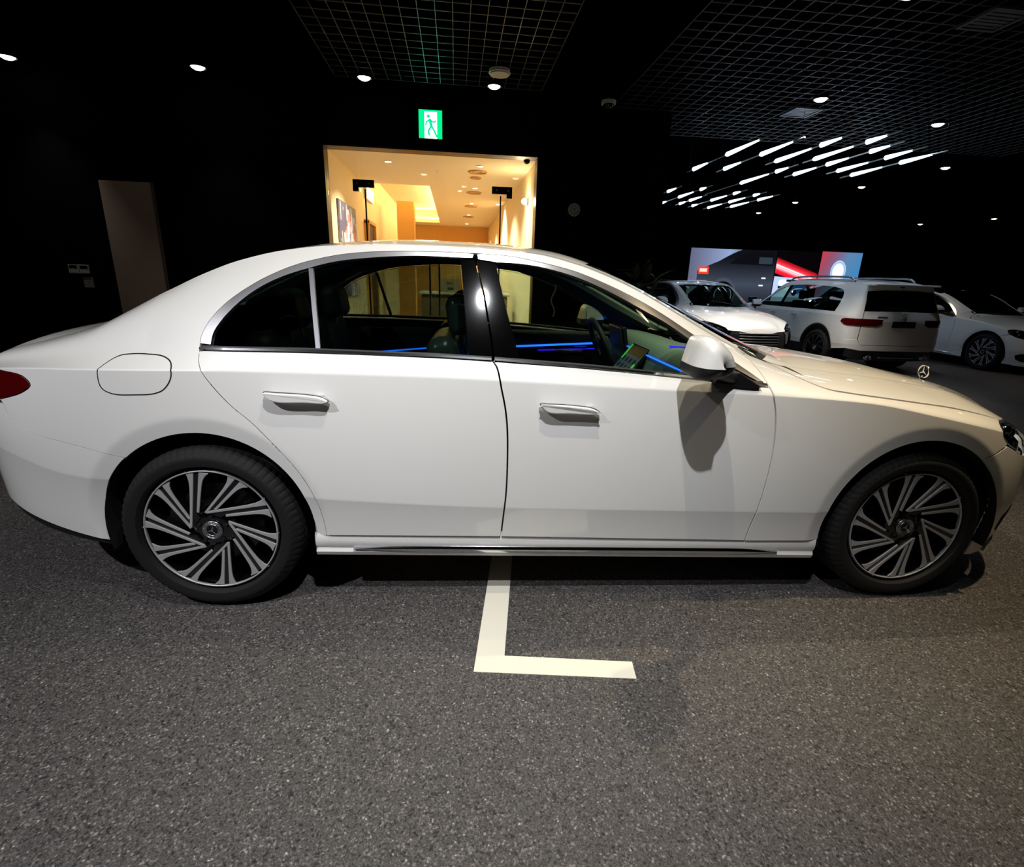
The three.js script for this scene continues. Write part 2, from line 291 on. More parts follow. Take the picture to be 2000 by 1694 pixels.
// ---------- lobby behind the glass ----------
const LZ = -17.3;
{
  const cx0 = -2.36, cx1 = -1.05, cz0 = -8.6, cz1 = -16.2;      // lit coffer
  struct('lobby_ceiling', [box(DR - cx1 + .02, .12, WZ - .2 - LZ, (DR + cx1) / 2 + .01, DT + .06, (WZ - .2 + LZ) / 2), box(cx1 - DL + .02, .12, WZ - .2 - cz0, (cx1 + DL) / 2 - .01, DT + .06, (WZ - .2 + cz0) / 2), box(cx1 - DL, .12, cz1 - LZ, (cx1 + DL) / 2, DT + .06, (cz1 + LZ) / 2), box(cx1 - cx0 + .5, .06, cz0 - cz1 + .5, (cx0 + cx1) / 2, DT + .43, (cz0 + cz1) / 2)], M.lobbyCeiling);
  const WI = WZ - .22; struct('lobby_wall_left', box(.2, 3.6, WI - LZ, DL - .1, 1.8, (WI + LZ) / 2), M.cream);
  struct('lobby_wall_right', box(.2, 3.6, WI - LZ, DR + .1, 1.8, (WI + LZ) / 2), M.cream);
  struct('lobby_wall_back', box(DR - DL, 3.6, .2, (DL + DR) / 2, 1.8, LZ - .1), M.orange);
  struct('lobby_floor', box(DR - DL, .02, WZ - LZ, (DL + DR) / 2, .01, (WZ + LZ) / 2), M.lobbyFloor);
  struct('trim_2', [box(.02, .38, cz0 - cz1, cx1 + .24, DT + .24, (cz0 + cz1) / 2), box(cx1 - cx0 + .5, .38, .02, (cx0 + cx1) / 2, DT + .24, cz1 - .24)], M.cream);
  // cove strips, hidden on the lip of the coffer
  const cove = thing('cove_light', 'warm cove lighting strip around the raised lobby ceiling panel', 'cove light', [0, DT + .14, 0]);
  part('light_strip', box(.03, .03, cz0 - cz1 - .1, cx1 + .1, 0, (cz0 + cz1) / 2), glow(0xffd68a, 14), cove);
  part('light_strip', box(cx1 - cx0, .03, .03, (cx0 + cx1) / 2, 0, cz1 - .08), glow(0xffd68a, 14), cove);
  const rl = new THREE.RectAreaLight(0xffdf9c, 26, 7, .12); rl.position.set(cx1 + .08, DT + .2, (cz0 + cz1) / 2); rl.lookAt(cx1 - 1, DT + .42, (cz0 + cz1) / 2); scene.add(rl);
  const r2 = new THREE.RectAreaLight(0xffdf9c, 40, 1.2, .12); r2.position.set((cx0 + cx1) / 2, DT + .2, cz1 - .05); r2.lookAt((cx0 + cx1) / 2, DT + .42, cz1 + 1); scene.add(r2);
  // downlights: a square trim, a warm lens
  const spots = [[-1.6, -6.4], [-.14, -6.37], [-.14, -8.56], [-.14, -10.9], [-.14, -13.4], [-.14, -16.1], [.5, -10.8]];
  spots.forEach(([x, z], i) => {
    const t = thing('lobby_downlight', ['square warm downlight nearest the left glass door fitting', 'square warm downlight nearest the right glass door fitting', 'second warm downlight of the lobby row', 'third warm downlight of the lobby row', 'fourth warm downlight of the lobby row', 'farthest warm downlight of the lobby row', 'warm downlight close to the right lobby wall'][i], 'downlight', [x, DT - .004, z], 0, 'lobby downlights');
    part('trim_ring', new THREE.TorusGeometry(.055, .008, 6, 20).rotateX(Math.PI / 2), M.white, t); part('lens', cyl(.05, .05, .006, 20), glow(0xffe2a8, 22), t);
    const l = new THREE.SpotLight(0xffeed6, 27, 0, 1.1, .5, 2); l.position.set(x, DT - .03, z); l.target.position.set(x, 0, z); l.castShadow = true; scene.add(l, l.target);
  });
  for (const [x, z, lab] of [[-.16, -6.85, 'round ceiling air ring close behind the first lobby downlight'], [-.17, -7.4, 'smaller round ceiling ring behind the first air ring'], [-.14, -9.15, 'round ceiling air ring behind the second lobby downlight'], [-.14, -11.4, 'round ceiling air ring behind the third lobby downlight'], [-.14, -13.9, 'round ceiling air ring behind the fourth lobby downlight']]) {
    const s = lab[0] === 's' ? .09 : .15; const t = thing('ceiling_diffuser', lab, 'diffuser', [x, DT - .006, z], 0, 'lobby ceiling diffusers'), dm = mat(0xb98d4c, .6); part('outer_ring', new THREE.TorusGeometry(s, .016, 6, 32).rotateX(Math.PI / 2), dm, t); part('inner_ring', new THREE.TorusGeometry(s * .55, .01, 6, 32).rotateX(Math.PI / 2), dm, t);
  }
  single('sprinkler', [cyl(.03, .03, .01, 16, -.84, DT - .005, -6.92), cyl(.008, .016, .03, 10, -.84, DT - .025, -6.92)], M.white, 'small round sprinkler head in the middle of the lobby ceiling', 'sprinkler');
  const wl = thing('bright_patch_panel', 'added glowing panel for a bright patch of light high on the left lobby wall', 'wall lamp', [DL, 2.93, -9.3]);  // added glowing panel standing in for a bright patch of light, no real lamp
  part('panel_body', rbox(.06, .26, .9, .01, .03, 0, 0), M.white, wl); part('diffuser', box(.006, .22, .86, .063, 0, 0), glow(0xffefc8, 7), wl);  // glowing face imitates the light patch
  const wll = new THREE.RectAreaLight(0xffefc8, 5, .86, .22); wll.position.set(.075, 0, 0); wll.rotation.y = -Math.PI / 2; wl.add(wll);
  const gl = thing('globe_wall_lamp', 'small round white lamp on the right lobby wall', 'wall lamp', [DR, 2.58, -6.5]);
  part('backplate', cyl(.05, .05, .02, 24).rotateZ(Math.PI / 2).translate(-.01, 0, 0), M.white, gl); part('globe', new THREE.SphereGeometry(.05, 20, 14).translate(-.06, 0, 0), glow(0xfff0d0, 8), gl);
  const gll = new THREE.PointLight(0xffe6b8, 1.2, 0, 2); gll.position.set(-.13, 0, 0); gll.castShadow = true; gl.add(gll);
  const dc = thing('security_camera', 'small black dome camera in the top right corner of the lobby', 'camera', [.52, DT, -5.62]);
  part('mount', cyl(.06, .06, .03, 20, 0, -.015, 0), M.fitting, dc); part('dome', new THREE.SphereGeometry(.05, 20, 10, 0, 6.3, 1.57, 1.57).translate(0, -.03, 0), phys(0x0a0a0c, .08), dc);
  // furniture and openings seen through the panes and the car's cabin
  const d3 = struct('door_3', box(.06, 2.3, .9, DL + .03, 1.15, -9.2), M.darkwood); part('door_frame', [box(.1, 2.36, .06, DL + .05, 1.18, -8.72), box(.1, 2.36, .06, DL + .05, 1.18, -9.68), box(.1, .06, 1.02, DL + .05, 2.36, -9.2)], M.orange, d3);
  const art = single('wall_picture', box(.03, 1.5, 1.5, DL + .016, 1.7, -6.9), new THREE.MeshStandardMaterial({ roughness: .5, map: canvasTexture(256, 256, (c) => { c.fillStyle = '#3d4460'; c.fillRect(0, 0, 256, 256); for (let i = 0; i < 150; i++) { c.fillStyle = ['#c9d2e8', '#7a8fc0', '#b4573c', '#2a2f48', '#e9e2d0'][Math.floor(rnd() * 5)]; c.globalAlpha = .7; c.fillRect(rnd() * 256, rnd() * 256, 6 + rnd() * 26, 8 + rnd() * 60); } c.globalAlpha = 1; }) }), 'blue and red abstract picture on the left lobby wall', 'picture');
  const col = single('lobby_pillar', rbox(.42, 3.05, .42, .02, -1.75, 1.525, -11.2), M.orange, 'square warm-coloured pillar standing in the lobby', 'pillar');
  const desk = thing('reception_desk', 'long reception counter standing in the lobby behind the glass doors', 'desk', [-.35, 0, -8.1]);
  part('counter_body', rbox(1.7, .98, .6, .02, 0, .49, 0), mat(0x6e5a3c, .5), desk); part('worktop', rbox(1.8, .05, .7, .015, 0, 1.005, 0), mat(0xb9b2a2, .3), desk);
  const carton = thing('cardboard_box', 'brown printed cardboard box on the reception counter', 'box', [-.66, 1.03, -8.05]);
  part('carton', rbox(.42, .26, .3, .008, 0, .13, 0), mat(0x8d7a58, .8), carton); part('hand_hole', rbox(.14, .03, .01, .004, 0, .17, .15), mat(0x4c4230, .8), carton); part('printed_mark', box(.12, .05, .002, .02, .07, .151), mat(0x2f2a22, .7), carton);
  const mon = thing('desk_monitor', 'black flat monitor facing away on the reception counter', 'monitor', [-.1, 1.03, -8.05]);
  part('screen_housing', rbox(.5, .32, .03, .01, 0, .24, 0), mat(0x14151a, .4), mon); part('stand', box(.05, .14, .05, 0, .08, -.03), mat(0x14151a, .4), mon); part('foot', rbox(.2, .015, .15, .005, 0, .008, -.02), mat(0x14151a, .4), mon);
}

// ---------- frameless glass entrance ----------
{
  const doorTop = 2.575, xl = -1.905, xr = .2, xm = (xl + xr) / 2, z = WZ - .1;
  const glassPane = (x0, x1, y0, y1) => box(x1 - x0 - .008, y1 - y0 - .008, .012, (x0 + x1) / 2, (y0 + y1) / 2, z);
  const w1 = struct('window_1', glassPane(DL + .03, xl, .02, DT - .03), M.pane);
  const w2 = struct('window_2', glassPane(xr, DR - .03, .02, DT - .03), M.pane);
  const w3 = struct('window_3', glassPane(xl, xr, doorTop, DT - .03), M.pane);
  const leaf = (name, x0, x1, hinge, hx) => {
    const d = struct(name, box(x1 - x0 - .01, doorTop - .02, .012, (x0 + x1) / 2, doorTop / 2 + .005, z), M.pane);
    part('bottom_rail', box(x1 - x0 - .02, .1, .035, (x0 + x1) / 2, .06, z), M.fitting, d);
    part('pull_handle', [bar([hx, .75, z + .06], [hx, 1.75, z + .06], .016, 12), bar([hx, .95, z + .06], [hx, .95, z], .01), bar([hx, 1.55, z + .06], [hx, 1.55, z], .01)], M.steel, d);
    return d;
  };
  leaf('door_1', xl, xm, xl, xm - .07); leaf('door_2', xm, xr, xr, xm + .07);
  for (const [hx, s, lab] of [[xl, 1, 'black metal patch fitting at the left top corner of the glass doors'], [xr, -1, 'black metal patch fitting at the right top corner of the glass doors']]) {
    const f = thing('patch_fitting', lab, 'fitting', [hx, doorTop, z], 0, 'glass door patch fittings');
    part('plate', extrude([[-.1 * s, -.1], [-.1 * s, .055], [.2 * s, .055], [.2 * s, -.045], [-.02 * s, -.045], [-.02 * s, -.1]], .05, .004).translate(0, 0, -.025), M.fitting, f);
    for (const q of [-.04, .13]) part('screw', cyl(.012, .012, .008, 12).rotateX(Math.PI / 2).translate(q * s, .005, .028), M.steel, f);
    part('pivot_bar', box(.02, 2.4, .03, .07 * s, -1.27, 0), M.fitting, f);
  }
}

// ---------- things on the black wall ----------
{
  const p = thing('wall_panel', 'tall taupe panel on the black wall above the car boot', 'panel', [-5.01, 0, WZ]);
  part('panel_face', rbox(.66, 2.44, .03, .004, 0, 1.22, .015), M.beige, p); part('edge_strip', box(.012, 2.44, .04, .345, 1.22, .02), mat(0x6d5b4e, .6), p);
  for (const [x, lab] of [[-5.89, 'left one of the two white switch plates on the black wall'], [-5.752, 'right one of the two white switch plates on the black wall']]) {
    const s = thing('switch_plate', lab, 'switch', [x, 1.275, WZ], 0, 'wall switch plates');
    part('plate', rbox(.13, .12, .012, .004, 0, 0, .006), M.white, s); part('display', box(.1, .045, .004, 0, .03, .0135), phys(0x08080a, .2), s); part('rocker', rbox(.1, .045, .006, .002, 0, -.028, .014), M.white, s);
  }
  single('notice_sheet', box(.125, .14, .003, -5.73, 1.1, WZ + .002), new THREE.MeshStandardMaterial({ roughness: .8, map: canvasTexture(128, 128, c => { c.fillStyle = '#bdb9b2'; c.fillRect(0, 0, 128, 128); c.strokeStyle = '#55524e'; c.lineWidth = 3; for (let j = 0; j < 5; j++) { c.strokeRect(10, 12 + j * 21, 48, 17); c.strokeRect(68, 12 + j * 21, 48, 17); } }) }), 'small printed sheet under the two switch plates', 'notice');
  const r = thing('round_wall_plate', 'round pale plate on the black wall right of the glass doors', 'wall plate', [1.233, 2.353, WZ]);
  part('disc', cyl(.088, .092, .03, 40).rotateX(Math.PI / 2).translate(0, 0, .015), mat(0xb9b9b9, .5), r); part('ring', new THREE.TorusGeometry(.06, .006, 8, 40).translate(0, 0, .03), mat(0x6f6f72, .4, .3), r); part('knob', cyl(.022, .026, .03, 24).rotateX(Math.PI / 2).translate(0, 0, .04), mat(0x8f8f92, .4, .3), r);
  // running-man sign
  const e = thing('exit_sign', 'green lit running man exit sign above the glass doors', 'exit sign', [-.876, 3.318, WZ + .2]);
  part('housing', rbox(.325, .355, .05, .008, 0, 0, -.03), mat(0x1d2320, .5), e); part('hanger', [box(.2, .02, .03, 0, .185, -.03), box(.05, .08, .16, 0, .1, -.13)], M.fitting, e);
  const signMap = canvasTexture(256, 280, (c, w, h) => {
    c.fillStyle = '#00a862'; c.fillRect(0, 0, w, h); c.fillStyle = '#f4fffb'; c.fillRect(62, 18, 138, 262);
    c.fillStyle = '#00a070'; c.strokeStyle = '#00a070'; c.lineCap = 'round'; c.lineJoin = 'round';
    c.beginPath(); c.arc(106, 62, 17, 0, 7); c.fill();
    c.lineWidth = 30; c.beginPath(); c.moveTo(122, 98); c.lineTo(138, 156); c.stroke();
    c.lineWidth = 15; c.beginPath(); c.moveTo(118, 96); c.lineTo(84, 118); c.lineTo(76, 146); c.moveTo(124, 96); c.lineTo(164, 120); c.lineTo(186, 104); c.stroke();
    c.lineWidth = 19; c.beginPath(); c.moveTo(136, 160); c.lineTo(106, 200); c.lineTo(112, 244); c.moveTo(142, 160); c.lineTo(170, 204); c.lineTo(196, 256); c.stroke();
  });
  part('sign_face', new THREE.PlaneGeometry(.315, .345).translate(0, 0, .002), new THREE.MeshStandardMaterial({ color: 0, emissive: 0xffffff, emissiveMap: signMap, emissiveIntensity: 2.2, roughness: .5 }), e);
  const l = new THREE.RectAreaLight(0x46ffd0, 7, .31, .34); l.position.set(-.876, 3.318, WZ + .215); l.lookAt(-.876, 3.318, 0); scene.add(l);
}

// ---------- ceiling fittings ----------
const spotLabels = {
  9: 'leftmost white ceiling downlight of the wall-side row', 10: 'second white ceiling downlight from the left above the black wall', 11: 'white ceiling downlight left of the exit sign', 12: 'white ceiling downlight right of the exit sign',
  6: 'warm ceiling spotlight at the top edge above the car roof', 7: 'warm ceiling spotlight at the top edge above the car bonnet', 13: 'warm ceiling spotlight above the right end of the linear lamps', 15: 'ceiling spotlight right of the linear lamps',
  16: 'ceiling spotlight below the right linear lamps', 17: 'ceiling spotlight below the middle linear lamps', 18: 'farthest ceiling spotlight, between the two linear lamp clusters and the screen', 19: 'small far ceiling spotlight at the right side of the hall', 20: 'warm glowing ceiling spotlight near the right edge',
  0: 'ceiling spotlight over the open floor in front of the doors', 1: 'ceiling spotlight over the spot where the viewer stands', 2: 'ceiling spotlight over the floor beside the boot', 3: 'ceiling spotlight over the floor beside the bonnet', 4: 'ceiling spotlight straight above the boot', 5: 'ceiling spotlight straight above the windscreen', 8: 'ceiling spotlight behind the boot', 14: 'ceiling spotlight above the bonnet of the far chrome-grille sedan', 21: 'ceiling spotlight above the far sedan at the right edge',
};
SPOTS.forEach((s, i) => {
  const t = thing('ceiling_spotlight', spotLabels[i], 'spotlight', [s.x, CEILING, s.z], 0, 'ceiling spotlights');
  part('housing', new THREE.LatheGeometry([[.02, .16], [.085, .15], [.095, 0], [.088, -.004], [.08, .05], [.02, .1]].map(p => new THREE.Vector2(...p)), 28), M.fitting, t);
  part('lens', new THREE.LatheGeometry([[0, -.03], [.04, -.025], [.066, -.01], [.078, .01]].map(p => new THREE.Vector2(...p)), 28), glow(s.c, 9), t);
  const l = new THREE.SpotLight(s.c, s.i, 0, THREE.MathUtils.degToRad(s.cone), s.soft ?? .55, 2); l.position.set(s.x, CEILING - .05, s.z); l.target.position.set(s.tx ?? s.x, 0, s.tz ?? s.z); l.castShadow = true; l.shadow.radius = 1.2; l.shadow.mapSize.set(1024, 1024); scene.add(l, l.target);
});
{
  const d = thing('ceiling_speaker', 'round off-white disc hanging from the ceiling grid above the exit sign', 'speaker', [-.017, CEILING, -4.236]);
  part('disc', cyl(.125, .115, .05, 40, 0, -.03, 0), M.lampWhite, d); part('rim', new THREE.TorusGeometry(.122, .008, 8, 40).rotateX(Math.PI / 2).translate(0, -.035, 0), M.white, d); part('stem', bar([0, 0, 0], [.04, .12, 0], .006), M.fitting, d);
  const c = thing('dome_camera', 'white dome security camera on the ceiling right of the exit sign', 'camera', [1.545, CEILING, -5.04]);
  part('base', cyl(.1, .1, .04, 32, 0, -.02, 0), M.lampWhite, c); part('stem', bar([0, 0, 0], [0, .91, 0], .012, 10), M.fitting, c); part('dome', new THREE.SphereGeometry(.075, 24, 12, 0, 6.3, 1.57, 1.57).translate(0, -.04, 0), phys(0x111114, .1), c); part('lens', cyl(.02, .02, .03, 16).rotateX(1).translate(.02, -.08, .03), M.white, c);
  for (const [x, z, lab] of [[4.28, -4.91, 'square dark air vent in the ceiling left of the right linear lamps'], [4.25, -2.17, 'square dark air vent in the ceiling near the top right corner']]) {
    const v = thing('ceiling_vent', lab, 'vent', [x, CEILING, z], 0, 'ceiling vents'); part('frame', extrude([[-.2, -.2], [.2, -.2], [.2, .2], [-.2, .2]], .02, 0, [[[-.17, -.17], [-.17, .17], [.17, .17], [.17, -.17]]]).rotateX(Math.PI / 2), mat(0x3b3b3d, .6), v);
    for (let k = 0; k < 6; k++) part('slat', box(.34, .004, .04, 0, -.01, -.14 + k * .056).rotateX(0), mat(0x333335, .6), v);
  }
}
// linear lamps: a thin rod along the hall with drop-shaped glowing tubes
{
  const near = [[3.69, [[-6.95, -6.38], [-5.78, -4.84]]], [4.18, [[-6.78, -6.2], [-5.65, -4.82]]], [4.66, [[-6.02, -5.1], [-4.92, -4.48]]], [5.13, [[-5.73, -4.85], [-4.62, -4.25]]], [5.57, [[-6.89, -6.25], [-6.02, -5.5], [-5.08, -4.7]]], [6.07, [[-6.43, -5.7], [-5.38, -4.86]]], [6.53, [[-6.68, -5.95], [-5.61, -5.0]]], [5.14, [[-7.94, -6.95], [-6.74, -6.37]], -9.2]];
  const far = [[3.71, [[-11.05, -10.2], [-9.82, -9.1]]], [4.2, [[-11.47, -10.8], [-10.5, -9.7], [-9.34, -8.85]]], [4.75, [[-11.13, -10.75], [-10.03, -9.2], [-8.87, -8.59]]], [5.21, [[-11.02, -10.65], [-10.44, -9.75]]], [5.67, [[-11.27, -10.95], [-10.25, -9.45], [-9.16, -8.86]]], [6.2, [[-11.49, -10.7], [-10.37, -9.6], [-9.25, -8.99]]], [6.64, [[-11.11, -10.2], [-9.84, -9.2]]]];
  const ord = ['first', 'second', 'third', 'fourth', 'fifth', 'sixth', 'seventh'];
  const lampGlow = glow(0xcfeaff, 2.4);
  const lamp = ([x, segs, ext], lab, grp) => {
    const z0 = Math.min(...segs.map(s => s[0]), ext ?? 0) - .25, z1 = Math.max(...segs.map(s => s[1])) + .25;
    const t = thing('linear_pendant_lamp', lab, 'pendant lamp', [x, 3.3, 0], 0, grp);
    part('rod', bar([0, 0, z0], [0, 0, z1], .011, 6), M.grey, t);
    for (const z of grp.includes('far') ? [-10.8, -9.5] : [z0 + .1, z1 - .1]) part('suspension_wire', bar([0, 0, z], [0, .43, z], .003, 5), M.fitting, t);
    for (const [a, b] of segs) { const L = b - a; part('light_tube', new THREE.LatheGeometry([[0, 0], [.02, .01], [.034, .06 * L], [.03, .3 * L], [.02, .7 * L], [.012, L], [0, L]].map(p => new THREE.Vector2(...p)), 12).rotateX(Math.PI / 2).translate(0, 0, a), lampGlow, t); }
    const l = new THREE.PointLight(0xcfe6ff, .5, 0, 2); l.position.set(0, -.09, (segs[0][0] + segs[0][1]) / 2); l.castShadow = true; t.add(l);
  };
  near.forEach((a, i) => lamp(a, i === 7 ? 'long linear lamp that links the far lamp cluster with the near one' : ord[i] + ' linear lamp from the left in the near upper cluster', 'linear lamps, near cluster'));
  far.forEach((a, i) => lamp(a, ord[i] + ' linear lamp from the left in the far lower cluster', 'linear lamps, far cluster'));
}
struct('trim_3', [box(3.5, .03, .04, 5.15, 3.74, -10.8), box(3.5, .03, .04, 5.15, 3.74, -9.5)], M.ceiling);
// floor marking: an L of pale tape
{
  const a = -.0427, c = Math.cos(a), s = Math.sin(a), P = [[-.427, 1.31], [.154, 1.361], [.162, 1.277], [-.312, 1.232], [-.146, -.35], [-.248, -.35]].map(([x, z]) => [x * c + z * s, x * s - z * c]);
  single('floor_marking', extrude(P, .0016).rotateX(-Math.PI / 2).translate(0, .0002, 0), M.tape, 'pale L-shaped tape marking on the floor in front of the doors', 'floor marking');
}
// ---------- car materials ----------
const paintWhite = phys(0xf2f1ee, .42, { clearcoat: 1, clearcoatRoughness: .025 });
const C = {
  paint: paintWhite, gloss: phys(0x040405, .05, { clearcoat: .5, clearcoatRoughness: .03 }), plastic: mat(0x0d0d0f, .55), matt: mat(0x070708, .9), chrome: mat(0xd8dadf, .12, 1), satin: mat(0xb4b4ba, .3, 1), frame: mat(0xc9c9cc, .3, 1), darkGlass: phys(0x1a1f20, .02, { transmission: 1, thickness: 0, ior: 1.5 }), rubber: mat(0x070708, .8),
  glass: phys(0xc9dcd2, .01, { transmission: 1, thickness: 0, ior: 1.5 }), privacy: phys(0x8fa099, .01, { transmission: 1, thickness: 0, ior: 1.5 }), screenGlass: phys(0xc4d6cc, .01, { transmission: 1, thickness: 0, ior: 1.5 }),
  leather: mat(0x1b1a1a, .6), film: phys(0x4d5650, .3, { clearcoat: .6, clearcoatRoughness: .2 }), leatherPale: mat(0x24262a, .6), dash: mat(0x9aa9a0, .7), redLens: phys(0x520407, .08, { clearcoat: 1 }), lampGlass: phys(0xdfe8f2, .03, { transmission: 1, thickness: 0 }), alu: mat(0xc4c4c6, .38, .45), blackRim: phys(0x08080a, .15, { clearcoat: 1, clearcoatRoughness: .05 }), disc: mat(0x565658, .4, 1), liner: mat(0x050506, .95), headliner: mat(0x343a38, .85),
};
// ---------- one wheel; axle along z, outer face towards +z ----------
function tireGeometry(R, rb, w) {
  const prof = [[rb, -w * .36], [rb + .012, -w * .46], [rb + .5 * (R - rb), -w * .52], [R - .022, -w * .47], [R - .006, -w * .4], [R, -w * .3], [R, -w * .19], [R - .007, -w * .18], [R - .007, -w * .15], [R, -w * .14], [R, -.008], [R - .007, -.006], [R - .007, .006], [R, .008], [R, w * .14], [R - .007, w * .15], [R - .007, w * .18], [R, w * .19], [R, w * .3], [R - .006, w * .4], [R - .022, w * .47], [rb + .6 * (R - rb), w * .515], [rb + .45 * (R - rb), w * .52], [rb + .2 * (R - rb), w * .5], [rb + .012, w * .46], [rb, w * .36]];
  const n = 288, pos = [], idx = [];
  for (let i = 0; i < n; i++) { const a = i / n * Math.PI * 2, cut = i % 4 === 0; for (const [r, z] of prof) { const rr = cut && r > R - .025 && Math.abs(z) > w * .19 ? r - .0035 : r; pos.push(rr * Math.cos(a), rr * Math.sin(a), z); } }
  const m = prof.length; for (let i = 0; i < n; i++) for (let j = 0; j < m - 1; j++) { const a = i * m + j, b = ((i + 1) % n) * m + j; idx.push(a, b, a + 1, b, b + 1, a + 1); }
  let g = new THREE.BufferGeometry(); g.setAttribute('position', new THREE.Float32BufferAttribute(pos, 3)); g.setIndex(idx); return toCreasedNormals(g, .6);
}
const polar = (r, d) => [r * Math.cos(d * Math.PI / 180), r * Math.sin(d * Math.PI / 180)];
function spokeBar(p0, p1, w0, w1, flare, side) {      // one edge straight, the other flares out towards the rim
  const d = [p1[0] - p0[0], p1[1] - p0[1]], L = Math.hypot(...d), nx = -d[1] / L * side, ny = d[0] / L * side, out = [[p0[0] + d[0] * .012, p0[1] + d[1] * .012]];
  const N = 12, edge = []; for (let i = 0; i <= N; i++) { const t = i / N, w = w0 + (w1 - w0) * t + flare * Math.pow(t, 9); edge.push([p0[0] + d[0] * t + nx * w, p0[1] + d[1] * t + ny * w]); }
  const poly = [...out, p1, ...edge.reverse()]; return areaOf(poly) < 0 ? poly.reverse() : poly;
}
const wheelGeo = (() => {
  const R = .258, g = {};
  g.tire = tireGeometry(.35, .262, .24);
  g.barrel = new THREE.LatheGeometry([[.262, .102], [.259, .103], [.25, .092], [.243, .06], [.235, -.02], [.24, -.1], [.262, -.11]].map(p => new THREE.Vector2(...p)), 64).rotateX(Math.PI / 2);
  g.lip = new THREE.LatheGeometry([[.252, .104], [.253, .1075], [.257, .1075], [.2585, .104], [.2585, .092], [.252, .096], [.252, .104]].map(p => new THREE.Vector2(...p)), 96).rotateX(Math.PI / 2);
  const sc = a => a.map(([x, y]) => [x * R, y * R]);
  g.body = []; g.face = [];
  for (const [th, inner] of [[-39, [.367, -21]], [-75, [.357, -50]]]) {      // degrees from the tip of the V
    const v = polar(.29, 0), b1 = polar(.974, th + 2.3), b2 = polar(.974, th - 2.3), i2 = polar(...inner);
    const f1 = spokeBar(v, b1, .034, .05, .085, 1), f2 = spokeBar(i2, b2, .036, .055, .085, -1);
    g.face.push(merge([extrude(sc(f1), .004, .0012), extrude(sc(f2), .004, .0012)]).translate(0, 0, .1));
    let bodyPoly = [polar(.26, th * .35 - 20), i2, ...[.5, .7, .85].map(t => [i2[0] + (b2[0] - i2[0]) * t, i2[1] + (b2[1] - i2[1]) * t]).map((q, k) => { const a = polar(1, th - 90); return [q[0] + a[0] * (.05 + .01 * k), q[1] + a[1] * (.05 + .01 * k)]; }), polar(.965, th - 9), polar(.965, th + 9), ...[.85, .7, .5].map(t => [v[0] + (b1[0] - v[0]) * t, v[1] + (b1[1] - v[1]) * t]).map((q, k) => { const a = polar(1, th + 90); return [q[0] + a[0] * (.055 - .005 * k), q[1] + a[1] * (.055 - .005 * k)]; }), polar(.3, 5)];
    if (areaOf(bodyPoly) < 0) bodyPoly = bodyPoly.reverse();
    g.body.push(extrude(sc(bodyPoly), .03, .003).translate(0, 0, .066));
  }
  g.hub = new THREE.LatheGeometry([[0, .094], [.045, .094], [.075, .09], [.085, .08], [.085, .04], [0, .04]].map(p => new THREE.Vector2(...p)), 40).rotateX(Math.PI / 2);
  g.capRing = merge([new THREE.TorusGeometry(.037, .003, 8, 48).translate(0, 0, .1), new THREE.TorusGeometry(.0245, .0024, 8, 40).translate(0, 0, .102), cyl(.037, .037, .01, 40).rotateX(Math.PI / 2).translate(0, 0, .095)]);
  g.wreath = merge(Array.from({ length: 18 }, (_, i) => new THREE.SphereGeometry(.0032, 6, 5).scale(1.5, .8, .5).translate(0, .031, .1012).rotateZ(i / 18 * Math.PI * 2)));
  g.capField = cyl(.0235, .0235, .004, 32).rotateX(Math.PI / 2).translate(0, 0, .0995);
  g.star = starGeometry(.024).rotateZ(-.35).translate(0, 0, .1015);
  g.lugs = merge(Array.from({ length: 5 }, (_, i) => cyl(.009, .011, .02, 6).rotateX(Math.PI / 2).translate(0, .056, .094).rotateZ(i * Math.PI * .4)));
  g.disc = merge([cyl(.17, .17, .03, 48).rotateX(Math.PI / 2).translate(0, 0, .0), cyl(.09, .09, .06, 32).rotateX(Math.PI / 2).translate(0, 0, .01)]);
  g.caliper = extrude([...arc(0, 0, .19, 150, 215, 10), ...arc(0, 0, .11, 215, 150, 10)], .07, .004).translate(0, 0, -.02);
  return g;
})();
function starGeometry(r) { const pts = []; for (let i = 0; i < 3; i++) { pts.push(polar(r, 90 + i * 120), polar(r * .17, 150 + i * 120)); } return extrude(pts.map(p => p), r * .12, r * .04); }
function wheel(parent, x, side, steer = 0, spin = 0, detail = true, dark = false, S = 1) {
  const w = new THREE.Group(); w.name = 'wheel'; w.position.set(x, .35 * S, (x > 0 ? .778 : .795) * side); w.rotation.y = (side < 0 ? Math.PI : 0) + steer; w.scale.setScalar(S); parent.add(w);
  part('tire', wheelGeo.tire, C.rubber, w); part('rim', wheelGeo.barrel, C.blackRim, w); part('rim_lip', wheelGeo.lip, dark ? C.satin : C.alu, w);
  const tips = 5; for (let i = 0; i < tips; i++) for (let k = 0; k < 2; k++) { const a = THREE.MathUtils.degToRad(171 - spin + i * 72); const b = part('spoke', wheelGeo.body[k], C.blackRim, w); b.rotation.z = a; if (detail) { const f = part('spoke_face', wheelGeo.face[k], C.alu, w); f.rotation.z = a; } }
  part('hub', wheelGeo.hub, C.blackRim, w); part('hub_cap', wheelGeo.capRing, C.satin, w);
  if (detail) { part('hub_cap_field', wheelGeo.capField, C.gloss, w); part('hub_cap_wreath', wheelGeo.wreath, C.satin, w); part('hub_cap_star', wheelGeo.star, C.chrome, w); part('lug_nuts', wheelGeo.lugs, C.plastic, w); }
  part('brake_disc', wheelGeo.disc, C.disc, w); const cp = part('brake_caliper', wheelGeo.caliper, C.plastic, w); if (x > 0) cp.rotation.z = .4;
  return w;
}
